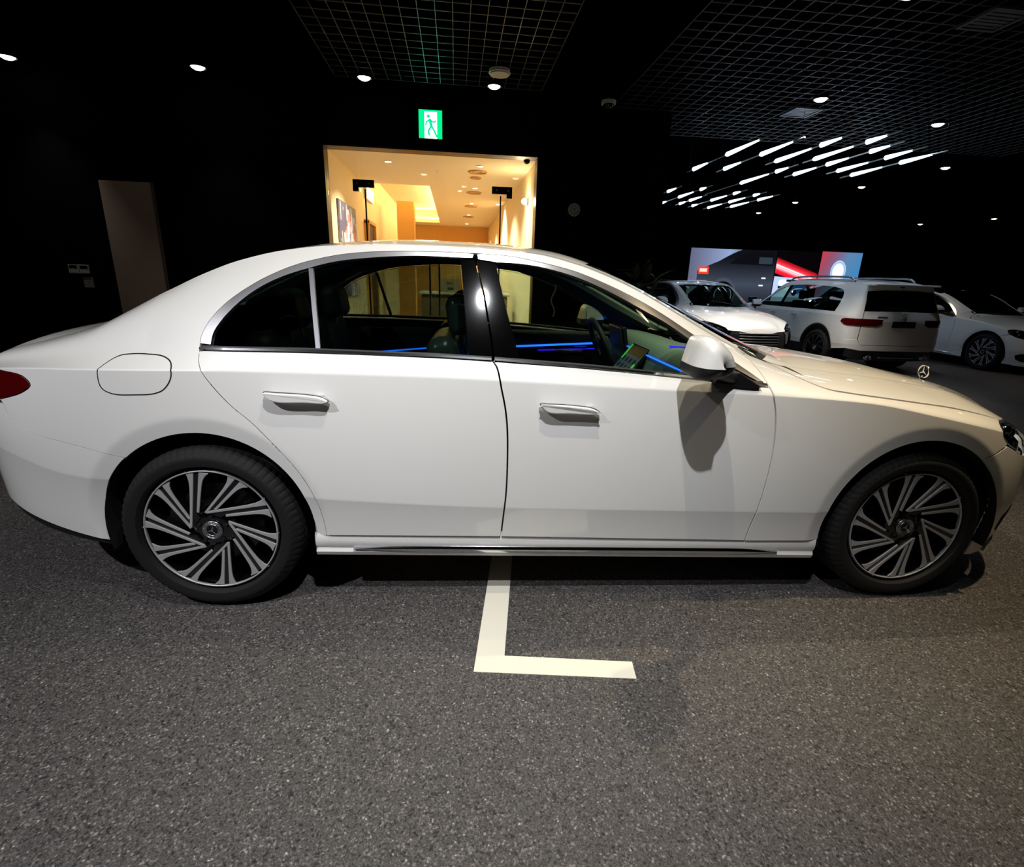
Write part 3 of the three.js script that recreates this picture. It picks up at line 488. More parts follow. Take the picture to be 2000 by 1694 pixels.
// ---------- a four-door saloon ----------
const sedanSurface = bodySurface(SEDAN);
const sedanGeo = (() => {
  const B = sedanSurface, g = {};
  const rearEdge = smooth([[-1.452, 1.066], [-1.449, 1.031], [-1.432, .994], [-1.401, .947], [-1.339, .872], [-1.267, .805], [-1.203, .731], [-1.139, .648], [-1.092, .571], [-1.055, .477], [-1.04, .391], [-1.035, .323]]);
  const split = smooth([[-.366, 1.05], [-.35, 1.026], [-.332, .948], [-.316, .873], [-.307, .797], [-.303, .681], [-.304, .535], [-.311, .436], [-.319, .318]]);
  const frontEdge = smooth([[.739, .993], [.75, .945], [.767, .878], [.778, .78], [.78, .688], [.775, .593], [.764, .484], [.75, .373], [.743, .295]]);
  const belt = [[-1.452, 1.066], [-1.06, 1.067], [-.585, 1.059], [-.366, 1.05], [.007, 1.029], [.397, .999], [.739, .97]];
  const beltR = smooth(belt.slice(0, 4)), beltF = smooth(belt.slice(3));
  const rev = a => a.slice().reverse();
  const A = SEDAN.archRadius, [RH, FH] = SEDAN.hubs;
  const shut = smooth([[.8, 1.058], [.86, 1.034], [.92, 1.0], [.975, .973], [1.024, .958], [1.104, .947], [1.243, .931], [1.422, .908], [1.609, .882], [1.761, .853], [1.909, .818]]);
  const gapLine = smooth([[-1.454, 1.08], [-1.456, 1.108], [-1.442, 1.154], [-1.412, 1.201], [-1.366, 1.25], [-1.29, 1.306], [-1.21, 1.35], [-1.127, 1.384], [-1.042, 1.408], [-.956, 1.426], [-.841, 1.439], [-.667, 1.447], [-.439, 1.446], [-.3, 1.44], [-.167, 1.419], [-.032, 1.39], [.107, 1.342], [.248, 1.281], [.356, 1.225], [.462, 1.162], [.623, 1.062], [.704, 1.005], [.739, .975]]);
  const topLine = (x0, x1, up = .03) => range(x0, x1, .04).map(x => [x, B.yTop(x) + up]);
  const fuel = (() => { const c = new THREE.CatmullRomCurve3([[-1.787, 1.005], [-1.756, 1.034], [-1.707, 1.044], [-1.64, 1.045], [-1.583, 1.041], [-1.547, 1.023], [-1.535, .994], [-1.54, .963], [-1.567, .926], [-1.604, .91], [-1.67, .905], [-1.745, .907], [-1.783, .927], [-1.793, .969]].map(p => V3(p[0], p[1], 0)), true); return c.getPoints(56).slice(0, 56).map(v => [v.x, v.y]); })();
  g.rearDoor = flank(B, [...rearEdge, ...rev(split), ...rev(beltR)], { gap: .0034 });
  g.frontDoor = flank(B, [...split, ...rev(frontEdge), ...rev(beltF)], { gap: .0034 });
  // quarter panel, pillar and roof rail in one pressing
  const ar = arc(RH[0], RH[1], A, -6, 131, 40), seam = smooth([[-1.757, .665], [-1.801, .679], [-1.871, .701], [-1.976, .727], [-2.071, .748], [-2.139, .778], [-2.17, .809], [-2.191, .851]]);
  const tail = smooth([[-2.205, .863], [-2.15, .878], [-2.091, .898], [-2.049, .926], [-2.05, .938], [-2.081, .962], [-2.187, .973]], 4);
  const f = fuel, door = rearEdge.filter(p => p[1] < 1.06);
  const qp = [[-1.454, 1.08], ...gapLine.slice(1), ...rev(topLine(-2.5, .735)), [-2.5, .99], ...rev(tail).map(p => p), ...rev(seam), ...rev(ar), [-1.078, .321], ...rev(door)];
  g.bodySide = flank(B, qp, { gap: 0, step: .01, rowStep: 1.9 });
  g.fuelFlap = flank(B, f, { gap: .0035, off: .0012, step: .012, rowStep: 1.6, thick: .006 });
  g.fuelGap = flank(B, f, { gap: -.0008, off: .0006, step: .012, rowStep: 1.6, thick: .004 });
  // front wing
  const af = arc(FH[0], FH[1], A, -10, 130, 44), lampRear = smooth([[1.909, .818], [1.86, .818], [1.822, .806], [1.826, .772], [1.864, .735]], 4);
  g.fender = flank(B, [...shut, ...lampRear, [1.748, .678], ...arc(FH[0], FH[1], A, 50, 189, 40), [.745, .293], ...rev(frontEdge), [.741, 1.02], [.74, 1.07]], { step: .01, rowStep: 1.9, gap: .0034 });
  // bumpers wrap round both ends
  const xr = y => B.xOf(B.uRear, y), xf = y => B.xOf(B.uFront, y);
  g.rearBumper = flank(B, [...seam, [-2.23, .85], [-2.4, .82], [-2.56, .80], ...range(0, 1, .1).map(t => [xr(.8 - .38 * t), .8 - .38 * t]), [-2.35, .4], [-2.2, .365], [-2.04, .328], [-1.885, .292], ...arc(RH[0], RH[1], A, 190, 131, 16)], { step: .01, rowStep: 1.9 });
  g.rearDiffuser = flank(B, [[-1.885, .286], [-2.04, .322], [-2.2, .359], [-2.35, .394], [xr(.41), .41], [xr(.36), .36], [-2.35, .35], [-2.2, .318], [-2.04, .29], [-1.9, .27]], { off: -.012 });
  g.tailPanel = flank(B, [[-2.23, .856], [-2.4, .826], [-2.56, .806], [xr(.81), .81], [xr(.96), .96], [-2.48, .965], [-2.3, .972], [-2.19, .978], ...rev(tail)].slice(0, 8).concat([[-2.187, .97], [-2.205, .866]]), { gap: .001, off: -.02 });
  g.tailLight = flank(B, [...tail, [-2.3, .968], [-2.42, .95], [-2.48, .93], [-2.48, .85], [-2.35, .845], [-2.25, .855]], { off: .004, step: .012 });
  g.headlight = flank(B, [...rev(lampRear), [1.99, .803], [2.08, .775], [2.18, .735], [2.24, .695], [2.24, .655], [2.12, .65], [1.99, .678], [1.9, .717]].map(p => p), { off: .001, step: .012, gap: .003 });
  g.headlightCup = flank(B, [...rev(lampRear), [1.99, .803], [2.08, .775], [2.18, .735], [2.24, .695], [2.24, .655], [2.12, .65], [1.99, .678], [1.9, .717]], { off: -.03, gap: .001 });
  g.frontBumper = flank(B, [[1.748, .678], [1.864, .728], [1.9, .714], [1.99, .674], [2.12, .646], [2.245, .648], [2.25, .69], [2.3, .69], [2.3, .4], ...range(0, 1, .1).map(t => [xf(.4 - .215 * t), .4 - .215 * t]), [2.2, .183], [2.05, .18], [1.95, .18], [1.85, .185], ...arc(FH[0], FH[1], A, -20, 50, 20)], { step: .01, rowStep: 1.9 });
  g.grille = flank(B, [[2.3, .69], [2.3, .4], ...range(0, 1, .1).map(t => [xf(.4 + .29 * t), .4 + .29 * t])], { off: -.012, gap: 0 });
  g.lowerIntake = flank(B, [[2.02, .36], [2.03, .29], [2.1, .25], [2.2, .25], [2.2, .38], [2.1, .4]], { off: .002, gap: 0 });
  g.frontLip = flank(B, [[2.02, .186], [2.06, .215], [2.2, .205], [xf(.2), .2], [xf(.17), .172], [2.1, .168], [2.0, .175]], { off: .008, gap: 0 });
  // bonnet: top plus the flanks down to the shut line
  const cowl = z => 1.075 - .42 * Math.pow(Math.abs(z) / .62, 2.2) * .62;
  const bonnetFlank = [...shut.filter(p => p[0] > .83), [2.0, .803], [2.1, .775], [2.2, .738], [2.26, .7], [2.3, .693], ...range(0, 1, .25).map(t => [xf(.692 + .004 * t), .692 + .004 * t]), ...rev(topLine(.83, B.uFront))];
  g.bonnetSide = flank(B, bonnetFlank, { gap: .001, step: .02 });
  const bz = range(-1, 1, .05);
  g.bonnetTop = topside(B, [...bz.map(s => [Math.max(.83, cowl(s * .6)), s * .62]), ...bz.slice().reverse().map(s => [2.45, s * .66])], { gap: 0 });
  g.cowl = topside(B, [...bz.map(s => [Math.max(.78, cowl(s * .6) - .05), s * .6]), ...bz.slice().reverse().map(s => [Math.max(.835, cowl(s * .6) + .03), s * .605])], { off: -.012, gap: 0 });
  g.cowlWedge = merge([topside(B, [[.76, .545], [.82, .58], [.9, .605], [.96, .7], [.9, .7], [.8, .62], [.74, .575]], { off: .0015, gap: 0, thick: .004 }), flank(B, [[.86, 1.043], [.95, 1.01], [.985, .99], [.96, 1.03], [.9, 1.06], [.83, 1.08]], { off: .0015, gap: 0, thick: .004 })]);
  const wsTop = z => .12 - .11 * Math.pow(Math.abs(z) / .6, 2), rwTop = z => -1.02 - .1 * Math.pow(Math.abs(z) / .6, 2), rwBot = z => -1.98 + .16 * Math.pow(Math.abs(z) / .6, 2.4), PZ = .565;
  const zs = range(-PZ, PZ, .05), wide = range(-.7, .7, .05);
  g.windshield = topside(B, [...zs.map(z => [wsTop(z), z * .985]), ...rev(zs).map(z => [cowl(z) - .02, z * .97])], { off: -.003, gap: .003 });
  g.rearWindow = topside(B, [...zs.map(z => [rwBot(z), z * .93]), ...rev(zs).map(z => [rwTop(z), z])], { off: -.003, gap: .003 });
  g.roof = topside(B, [...wide.map(z => [rwTop(z), z]), ...rev(wide).map(z => [wsTop(z), z])], { gap: 0 });
  const pillar = (fn0, fn1, s0, s1) => topside(B, [...range(0, 1, .05).map(t => [fn0 + (fn1 - fn0) * t, s0]), ...rev(range(0, 1, .05)).map(t => [fn0 + (fn1 - fn0) * t, s1 === null ? .7 : s1])], { gap: 0 });
  g.pillarA = topside(B, [[wsTop(.56), PZ * .985], ...range(.05, .83, .06).map(x => [x, PZ * (.985 - .015 * x)]), [.84, .7], [-.02, .7], [wsTop(.62), .6]], { gap: 0 });
  g.pillarC = topside(B, [[rwTop(.6), .7], [-1.99, .7], [rwBot(.56), PZ * .93], ...range(rwBot(.56), rwTop(.56), .07).map(x => [x, PZ * (.93 + .07 * (x - rwBot(.56)) / (rwTop(.56) - rwBot(.56)))])], { gap: 0 });
  g.bootLid = topside(B, [...range(-.66, .66, .04).map(z => [B.xOf(B.uRear, .95), z]), ...rev(range(-.66, .66, .04)).map(z => [rwBot(Math.min(.56, Math.abs(z))) - .012 - (Math.abs(z) > .53 ? .03 : 0), z])], { gap: 0 });
  // glass and trim of the side windows
  const glassTop = smooth([[-1.409, 1.084], [-1.406, 1.125], [-1.378, 1.177], [-1.323, 1.241], [-1.258, 1.291], [-1.178, 1.332], [-1.079, 1.366], [-.983, 1.392], [-.84, 1.412], [-.666, 1.424], [-.498, 1.423]]);
  const bTop = x => { const t = belt; for (let i = 0; i < t.length - 1; i++) if (x <= t[i + 1][0]) return t[i][1] + (t[i + 1][1] - t[i][1]) * (x - t[i][0]) / (t[i + 1][0] - t[i][0]) + .014; return .984; };
  const beltTop = (x0, x1) => range(x0, x1, .05).map(x => [x, bTop(x)]);
  const split2 = glassTop.filter(p => p[0] <= -1.079), split3 = glassTop.filter(p => p[0] > -1.07);
  g.quarterGlass = flank(B, [...split2, [-1.078, 1.362], [-1.026, bTop(-1.026)], ...rev(beltTop(-1.409, -1.03))], { off: -.006, gap: .001 });
  g.divider = flank(B, [[-1.086, 1.368], [-1.068, 1.368], [-1.014, bTop(-1.014)], [-1.03, bTop(-1.03)]], { off: .0, gap: 0 });
  g.rearGlass = flank(B, [[-1.07, 1.366], ...split3, [-.461, bTop(-.461)], ...rev(beltTop(-1.015, -.461))], { off: -.006, gap: .001 });
  g.frontGlass = flank(B, [[-.353, 1.407], ...smooth([[-.267, 1.406], [-.168, 1.394], [-.033, 1.362], [.104, 1.31], [.242, 1.244], [.347, 1.192], [.441, 1.133], [.52, 1.084]]), [.52, bTop(.52)], ...rev(beltTop(-.256, .51)), [-.313, 1.239]], { off: -.006, gap: .001 });
  g.sail = flank(B, [[.52, 1.084], [.597, 1.037], [.7, .985], [.72, .986], [.52, bTop(.52) - .002]], { off: -.002, gap: 0 });
  const frontInner = smooth([[-.353, 1.41], [-.267, 1.408], [-.168, 1.396], [-.033, 1.364], [.104, 1.312], [.242, 1.246], [.347, 1.194], [.441, 1.135], [.597, 1.04], [.72, .975]]);
  const gr = gapLine.filter(p => p[0] < -.445 && p[1] > 1.082), gf = gapLine.filter(p => p[0] > -.43);
  g.frameRear = flank(B, [...gr, [-.441, 1.443], [-.448, 1.424], ...rev(glassTop), [-1.409, 1.082]], { off: .002, gap: .0036, step: .01, rowStep: 2.5 });
  g.frameFront = flank(B, [[-.434, 1.443], ...gf, [.735, .975], ...rev(frontInner), [-.43, 1.42]], { off: .002, gap: .0036, step: .01, rowStep: 2.5 });
  g.pillarRear = flank(B, [[-.498, 1.421], [-.44, 1.421], [-.405, 1.289], [-.375, 1.127], [-.366, bTop(-.366)], [-.459, bTop(-.459)]], { off: -.001, gap: .0015 });
  g.pillarFront = flank(B, [[-.435, 1.421], [-.356, 1.409], [-.314, 1.239], [-.261, bTop(-.261)], [-.361, bTop(-.361)], [-.37, 1.127], [-.4, 1.289]], { off: -.001, gap: .0015 });
  const strip = (x0, x1, lo, hi) => flank(B, [...range(x0, x1, .05).map(x => [x, bTop(x) - .014 + hi]), ...rev(range(x0, x1, .05)).map(x => [x, bTop(x) - .014 + lo])], { off: .005, gap: 0, step: .01, rowStep: 2.5, thick: .01 });
  g.beltRear = strip(-1.452, -.372, .001, .0085); g.beltFront = strip(-.36, .736, .001, .0085);
  g.sealRear = strip(-1.44, -.372, .0085, .014); g.sealFront = strip(-.36, .72, .0085, .014);
  // dark lining behind the panels
  g.lining = flank(B, [[-2.2, .35], [-1.93, .32], ...arc(RH[0], RH[1], A + .02, 186, -6, 30), [1.05, .3], ...arc(FH[0], FH[1], A + .02, 188, -4, 30), [2.05, .3], [2.05, .7], [1.75, .82], [1.2, .9], [.8, .97], ...rev(belt).slice(1), [-1.44, 1.12], ...rev(gapLine.filter(p => p[0] < -1.2)).reverse().slice(3).map(p => [p[0] - .01, p[1] + .02]), [-1.2, 1.42], [-1.5, 1.32], [-1.85, 1.16], [-2.2, 1.02]], { off: -.035, gap: 0, walls: false, step: .05 });
  g.headliner = topside(B, [...wide.map(z => [rwTop(z) + .02, z * .98]), ...rev(wide).map(z => [wsTop(z) - .02, z * .98])], { off: -.04, gap: 0, walls: false });
  g.railInner = flank(B, [[-1.2, 1.375], [-.95, 1.42], [-.66, 1.44], [-.43, 1.438], [-.17, 1.41], [.1, 1.335], [.36, 1.215], [.6, 1.065], [.72, .97], [.8, 1.05], ...rev(topLine(-1.2, .78, .02))], { off: -.035, gap: 0, walls: false });
  // sill with its bright insert
  const sillProfile = [[.338, -.02], [.333, .0], [.322, .004], [.3, .006], [.28, .004], [.262, -.004], [.246, .002], [.228, -.006], [.214, -.03], [.205, -.075], [.205, -.2]];
  const bend = (prof, x0, x1, fall) => { const pos = [], idx = [], xs = range(x0, x1, .05), m = prof.length; for (const x of xs) { const dy = -fall * (x - x0) / (x1 - x0); for (const [y, z] of prof) pos.push(x, y + dy, .885 + z); } for (let i = 0; i < xs.length - 1; i++) for (let j = 0; j < m - 1; j++) { const a = i * m + j, b = a + m; idx.push(a, a + 1, b, b, a + 1, b + 1); } const q = new THREE.BufferGeometry(); q.setAttribute('position', new THREE.Float32BufferAttribute(pos, 3)); q.setIndex(idx); q.computeVertexNormals(); return toCreasedNormals(q, .5); };
  g.sill = bend(sillProfile, -1.082, 1.075, .03);
  const lens = (t) => .0165 * Math.pow(Math.sin(Math.PI * Math.min(1, Math.max(0, t < .2 ? t * 2.5 : t > .86 ? .5 + (t - .86) * 3.55 : .5))), .8) + .0005;
  { const pos = [], idx = [], xs = range(-.93, .905, .02); xs.forEach((x, i) => { const t = i / (xs.length - 1), h = lens(t), y = .262 - .03 * (x + 1.082) / 2.157; for (const [a, z] of [[1, -.002], [.7, .006], [0, .009], [-.7, .006], [-1, -.002]]) pos.push(x, y + h * a, .886 + z); }); for (let i = 0; i < xs.length - 1; i++) for (let j = 0; j < 4; j++) { const a = i * 5 + j, b = a + 5; idx.push(a, a + 1, b, b, a + 1, b + 1); } const q = new THREE.BufferGeometry(); q.setAttribute('position', new THREE.Float32BufferAttribute(pos, 3)); q.setIndex(idx); q.computeVertexNormals(); g.sillTrim = q; }
  // pull handle: a slim tapered bar standing off the door
  const handle = (pts, seedX) => { const c = new THREE.CatmullRomCurve3(pts.map(p => V3(p[0], p[1], 0)), true, 'centripetal').getPoints(60).slice(0, 60).map(v => [v.x, v.y]); return c; };
  const hr = handle([[-1.207, .93], [-1.158, .93], [-1.056, .925], [-.995, .915], [-.972, .899], [-.984, .888], [-1.059, .889], [-1.161, .89], [-1.196, .905]]);
  const hf = handle([[-.187, .902], [-.143, .903], [-.034, .897], [.026, .887], [.05, .87], [.038, .861], [-.07, .862], [-.147, .864], [-.172, .877]]);
  g.handles = [hr, hf].map(h => { const zb = B.S(h[0][0], h[0][1]); const p = areaOf(h) < 0 ? rev(h) : h; return { bar: extrude(inset(p, .0042), .016, .004).translate(0, 0, zb + .02), trim: extrude(p, .008, .003).translate(0, 0, zb + .016), post: merge([0, .15].map(d => rbox(.03, .018, .03, .004, p.reduce((m, q) => Math.min(m, q[0]), 9) + .05 + d, p.reduce((m, q) => m + q[1], 0) / p.length, zb + .008))) }; });
  // wheel housings
  const hoop = h => { const pos = [], idx = [], n = 40; for (let i = 0; i <= n; i++) { const a = (-14 + 208 * i / n) * Math.PI / 180; for (const z of [.5, .892]) pos.push(h[0] + .404 * Math.cos(a), h[1] + .404 * Math.sin(a), z); } for (let i = 0; i < n; i++) idx.push(i * 2, i * 2 + 1, i * 2 + 2, i * 2 + 1, i * 2 + 3, i * 2 + 2); const q = new THREE.BufferGeometry(); q.setAttribute('position', new THREE.Float32BufferAttribute(pos, 3)); q.setIndex(idx); q.computeVertexNormals(); return q; };
  g.liners = [RH, FH].map(h => merge([hoop(h), new THREE.CircleGeometry(.404, 40).translate(h[0], h[1], .5)]));
  g.under = merge([rbox(2.2, .05, 1.6, .02, 0, .215, 0), rbox(.75, .06, 1.0, .02, -1.48, .25, 0), rbox(.75, .06, 1.0, .02, 1.48, .25, 0), rbox(.36, .05, .9, .02, 2.0, .24, 0), rbox(.4, .08, 1.1, .02, -2.05, .36, 0)]);
  // door mirror: two closed outlines in side view, rounded off towards the outside; both share the seam line
  {
    const cy = 1.083, cx = .41;
    const cap = smooth([[.324, 1.083], [.335, 1.13], [.346, 1.166], [.358, 1.18], [.376, 1.183], [.401, 1.176], [.441, 1.152], [.473, 1.122], [.494, 1.083]], 4);
    const low = smooth([[.494, 1.083], [.487, 1.063], [.458, 1.044], [.422, 1.036], [.378, 1.033], [.34, 1.038], [.323, 1.048], [.322, 1.083]], 4);
    const pod = (o) => {
      const pos = [], idx = [], n = o.length, L = 16, rings = [];
      for (let k = 0; k <= L; k++) { const a = -.55 + (Math.PI / 2 + .55) * k / L; const s = Math.pow(Math.max(.0001, Math.cos(a)), a < 0 ? .5 : .55), z = a < 0 ? 1.05 + .11 * Math.sin(a) / Math.sin(.55) : 1.05 + .085 * Math.sin(a); rings.push([s, z]); }
      for (const [s, z] of rings) for (const p of o) pos.push(cx + (p[0] - cx) * s, cy + (p[1] - cy) * s, z - (p[0] - cx) * .28);
      for (let k = 0; k < L; k++) for (let i = 0; i < n; i++) { const a = k * n + i, b = k * n + (i + 1) % n; idx.push(a, a + n, b, b, a + n, b + n); }
      const c = pos.length / 3; pos.push(cx, cy, .935); for (let i = 0; i < n; i++) idx.push(i, (i + 1) % n, c);
      const q = new THREE.BufferGeometry(); q.setAttribute('position', new THREE.Float32BufferAttribute(pos, 3)); q.setIndex(idx); return toCreasedNormals(q, .7);
    };
    g.mirrorCap = pod(cap); g.mirrorLow = pod(low);
    g.mirrorFoot = merge([bar([.43, 1.05, 1.0], [.6, 1.0, .87], .022, 10), extrude([[.5, .985], [.66, .968], [.7, .972], [.6, 1.03], [.53, 1.03]], .05, .006).translate(0, 0, .845)]);
    g.mirrorGlass = rbox(.006, .085, .1, .002, .362, 1.1, 1.0);
  }
  return g;
})();
function sedan(opt) {
  const g = sedanGeo, P = opt.paint || C.paint, root = thing('sedan', opt.label, 'car', opt.pos, opt.turn, opt.group), detail = opt.detail;
  root.scale.setScalar(opt.scale || 1);
  const both = (name, geo, m, into) => [0, 1].map(i => part(name, i ? mirrorZ(geo) : geo, m, into ? into[i] : root));
  const bs = both('body_side', g.bodySide, P);
  both('fuel_flap_gap', g.fuelGap, C.matt, bs).forEach((o, i) => { if (i) bs[1].remove(o); });
  const ff = part('fuel_flap', g.fuelFlap, P, bs[0]);
  const rd = both('rear_door', g.rearDoor, P), fd = both('front_door', g.frontDoor, P); both('fender', g.fender, P);
  both('window_frame', g.frameRear, C.frame, rd); both('window_frame', g.frameFront, C.frame, fd);
  both('door_glass', g.quarterGlass, C.privacy, rd); both('door_glass', g.rearGlass, C.privacy, rd); both('glass_divider', g.divider, C.satin, rd); both('door_glass', g.frontGlass, C.glass, fd); both('sail_panel', g.sail, C.plastic, fd);
  both('pillar_cover', g.pillarRear, C.gloss, rd); both('pillar_cover', g.pillarFront, C.gloss, fd);
  both('belt_trim', g.beltRear, C.chrome, rd); both('belt_trim', g.beltFront, C.chrome, fd); both('window_seal', g.sealRear, C.plastic, rd); both('window_seal', g.sealFront, C.plastic, fd);
  [rd, fd].forEach((d, k) => { both('door_handle', g.handles[k].bar, P, d); both('handle_trim', g.handles[k].trim, C.chrome, d); both('handle_post', g.handles[k].post, C.chrome, d); });
  part('rear_bumper', [g.rearBumper, mirrorZ(g.rearBumper)], P, root); part('rear_diffuser', [g.rearDiffuser, mirrorZ(g.rearDiffuser)], C.plastic, root); part('tail_panel', [g.tailPanel, mirrorZ(g.tailPanel)], P, root);
  both('tail_light', g.tailLight, C.redLens);
  const fb = part('front_bumper', [g.frontBumper, mirrorZ(g.frontBumper)], opt.bumper || P, root); part('air_intake', [g.lowerIntake, mirrorZ(g.lowerIntake)], C.matt, fb); part('front_lip', [g.frontLip, mirrorZ(g.frontLip)], opt.lip || P, fb);
  const hl = both('headlight', g.headlight, C.lampGlass); both('headlight_housing', g.headlightCup, C.gloss, hl);
  [0, 1].forEach(i => { const s = i ? -1 : 1; for (const [x, y, z] of [[1.93, .775, .775], [2.02, .745, .715], [2.1, .705, .645]]) part('headlight_lens', new THREE.SphereGeometry(.026, 16, 12).scale(1, .9, .7).translate(x, y, z * s), C.chrome, hl[i]); });
  const gl = part('grille', [g.grille, mirrorZ(g.grille)], C.matt, root);
  for (let k = 0; k < 6; k++) { const y = .43 + k * .046, pts = []; for (let i = 0; i <= 12; i++) { const t = -1 + i / 6, z = t * .36; let u = sedanSurface.uFront; for (let q = 0; q < 60; q++) { if (sedanSurface.W(u) >= Math.abs(z) * 1.02) break; u -= .004; } pts.push([sedanSurface.xOf(u, y) - .004, y, z]); } part('grille_slat', tube(pts, .008, 24, 6), C.frame, gl); }
  const hood = part('hood', [g.bonnetTop, g.bonnetSide, mirrorZ(g.bonnetSide)], P, root);
  part('cowl', g.cowl, C.plastic, root); both('cowl_end', g.cowlWedge, C.plastic); part('windshield', g.windshield, C.screenGlass, root); part('rear_window', g.rearWindow, C.privacy, root);
  const rf = part('roof', g.roof, opt.roof || P, root); both('windshield_pillar', g.pillarA, P); both('rear_pillar', g.pillarC, P); part('trunk_lid', g.bootLid, P, root);
  const sl = both('sill', g.sill, P); both('sill_trim', g.sillTrim, C.chrome, sl);
  both('interior_lining', g.lining, C.leather); part('headliner', g.headliner, C.headliner, root); both('pillar_lining', g.railInner, C.headliner);
  for (const q of g.liners) both('wheel_housing', q, C.liner); part('underbody', g.under, C.liner, root);
  const mr = both('mirror', g.mirrorCap, P); both('mirror_base', g.mirrorLow, C.plastic, mr); both('mirror_foot', g.mirrorFoot, C.plastic, mr); both('mirror_glass', g.mirrorGlass, C.chrome, mr);
  for (const x of [-1.4805, 1.4805]) for (const s of [1, -1]) wheel(root, x, s, x > 0 ? (opt.steer || 0) : 0, opt.spin || 0, s > 0 || !!opt.bothSides, opt.darkWheels);
  // cabin
  const seat = (x, z, rear) => { const s = new THREE.Group(); s.name = rear ? 'rear_seat' : 'front_seat'; s.position.set(x, .3, z); root.add(s); part('cushion', rbox(.5, .16, .5, .05, .1, .16, 0), C.leather, s); const b = part('backrest', rbox(.14, .66, .5, .06, -.2, .52, 0), rear ? C.leather : C.film, s); b.rotation.z = .22; b.position.set(.05, .02, 0); const h = part('headrest', rbox(.11, .18, .27, .05, 0, 0, 0), rear ? C.leatherPale : C.film, s); h.position.set(-.25, .89, 0); h.rotation.z = .15; part('headrest_post', [bar([-.23, .76, -.07], [-.245, .86, -.07], .007), bar([-.23, .76, .07], [-.245, .86, .07], .007)], C.satin, s); return s; };
  seat(-.26, .38); seat(-.26, -.38);
  if (opt.interior) {
    for (const z of [.38, -.38]) seat(-1.02, z, true);
    opt.interior(root);
  } else part('dashboard', rbox(.3, .25, 1.24, .06, .66, .91, 0), C.leather, root);
  if (opt.star) { const st = part('hood_star', [new THREE.TorusGeometry(.036, .0045, 10, 40), starGeometry(.036).translate(0, 0, -.003)], C.chrome, root); st.rotation.y = Math.PI / 2; st.position.set(2.19, .905, 0); part('star_base', [cyl(.012, .02, .02, 20, 0, -.045, 0), cyl(.006, .008, .03, 12, 0, -.038, 0)], C.chrome, st); }
  return root;
}
const showCar = sedan({
  label: 'white four-door sedan parked side-on in the foreground', pos: [0, 0, 0], turn: -.0427, steer: .0108, star: true, interior: root => {
    const blue = glow(0x1f6dff, 2.2), violet = glow(0x3a18ff, 1.2);
    const dash = part('dashboard', extrude(smooth([[.47, .9], [.48, 1.0], [.52, 1.045], [.6, 1.05], [.72, 1.03], [.83, .99], [.84, .85], [.62, .66], [.5, .8]], 4), 1.32, .02).translate(0, 0, -.66), C.dash, root);
    part('light_strip', tube([[.478, .985, -.64], [.472, .985, -.3], [.47, .985, .05], [.472, .985, .4], [.478, .985, .64]], .004, 40, 6), blue, dash); part('light_strip', bar([.52, 1.055, .33], [.66, 1.055, .36], .005), violet, dash);
    for (const s of [-1]) { const dc = part('door_card', [rbox(.95, .3, .06, .03, .2, .86, -.82), rbox(.75, .3, .06, .03, -.86, .86, -.82)], C.leather, root); part('light_strip', bar([-.22, .892, -.785], [.62, .944, -.785], .007), blue, dc); part('light_strip', bar([-1.22, .826, -.785], [-.53, .893, -.785], .005), blue, dc); part('light_strip', bar([.0, .872, -.786], [.55, .9, -.786], .004), violet, dc); part('pull_handle', rbox(.2, .025, .03, .01, .22, .87, -.78), C.satin, dc); part('lever', rbox(.09, .016, .02, .005, .3, .9, -.775), C.chrome, dc); }
    const sw = new THREE.Group(); sw.name = 'steering_wheel'; sw.position.set(.35, .965, -.38); sw.rotation.z = .42; sw.rotation.y = 0; root.add(sw);
    part('wheel_rim', new THREE.TorusGeometry(.18, .017, 12, 48).scale(1, .95, 1).rotateY(Math.PI / 2), mat(0x2a302d, .55), sw); part('airbag_cover', rbox(.06, .12, .15, .025, .02, 0, 0), mat(0x4d5a54, .6), sw); part('wheel_spoke', [rbox(.02, .03, .34, .008, .01, .0, 0), rbox(.02, .17, .04, .008, .01, -.085, 0)], C.plastic, sw);
    const cl = part('instrument_display', rbox(.03, .13, .32, .008, 0, 0, 0), mat(0x0a0a0b, .3), root); cl.position.set(.455, 1.03, -.38); cl.rotation.z = .2; part('display_face', box(.004, .115, .3, -.017, 0, 0), mat(0x5a4324, .5), cl);
    const cs = part('touch_screen', rbox(.022, .2, .3, .008, 0, 0, 0), mat(0x0a0a0b, .3), root); cs.position.set(.435, .93, .0); cs.rotation.z = -.65;
    part('screen_face', box(.003, .18, .28, -.0125, 0, 0), new THREE.MeshStandardMaterial({ color: 0, roughness: .3, emissive: 0xffffff, emissiveIntensity: .5, emissiveMap: canvasTexture(256, 160, c => { c.fillStyle = '#46555e'; c.fillRect(0, 0, 256, 160); c.fillStyle = '#3b2f1c'; c.fillRect(0, 0, 256, 54); c.fillStyle = '#1d262b'; for (let i = 0; i < 4; i++) { c.fillRect(22 + i * 58, 70, 34, 26); c.fillRect(22 + i * 58, 112, 34, 26); } c.fillStyle = '#54ff5c'; c.fillRect(0, 0, 22, 90); c.fillRect(228, 90, 28, 60); }) }), cs);
    part('interior_mirror', rbox(.02, .07, .2, .012, .16, 1.36, 0), C.plastic, root);
    part('parking_sensor', new THREE.TorusGeometry(.012, .002, 6, 24).rotateY(.5).translate(1.9, .533, .852), C.matt, root);
  },
});
// ---------- cars further back ----------
sedan({ label: 'white sedan facing forward with a wide chrome-slatted grille, behind the foreground car', pos: [4.3, 0, -7.23], turn: -Math.PI / 2, scale: .93, bumper: C.gloss, darkWheels: true, bothSides: false });
sedan({ label: 'white sedan with a dark roof at the right edge of the hall', pos: [9.8, 0, -6.95], turn: -Math.PI / 2, scale: .93, roof: C.gloss, darkWheels: true });

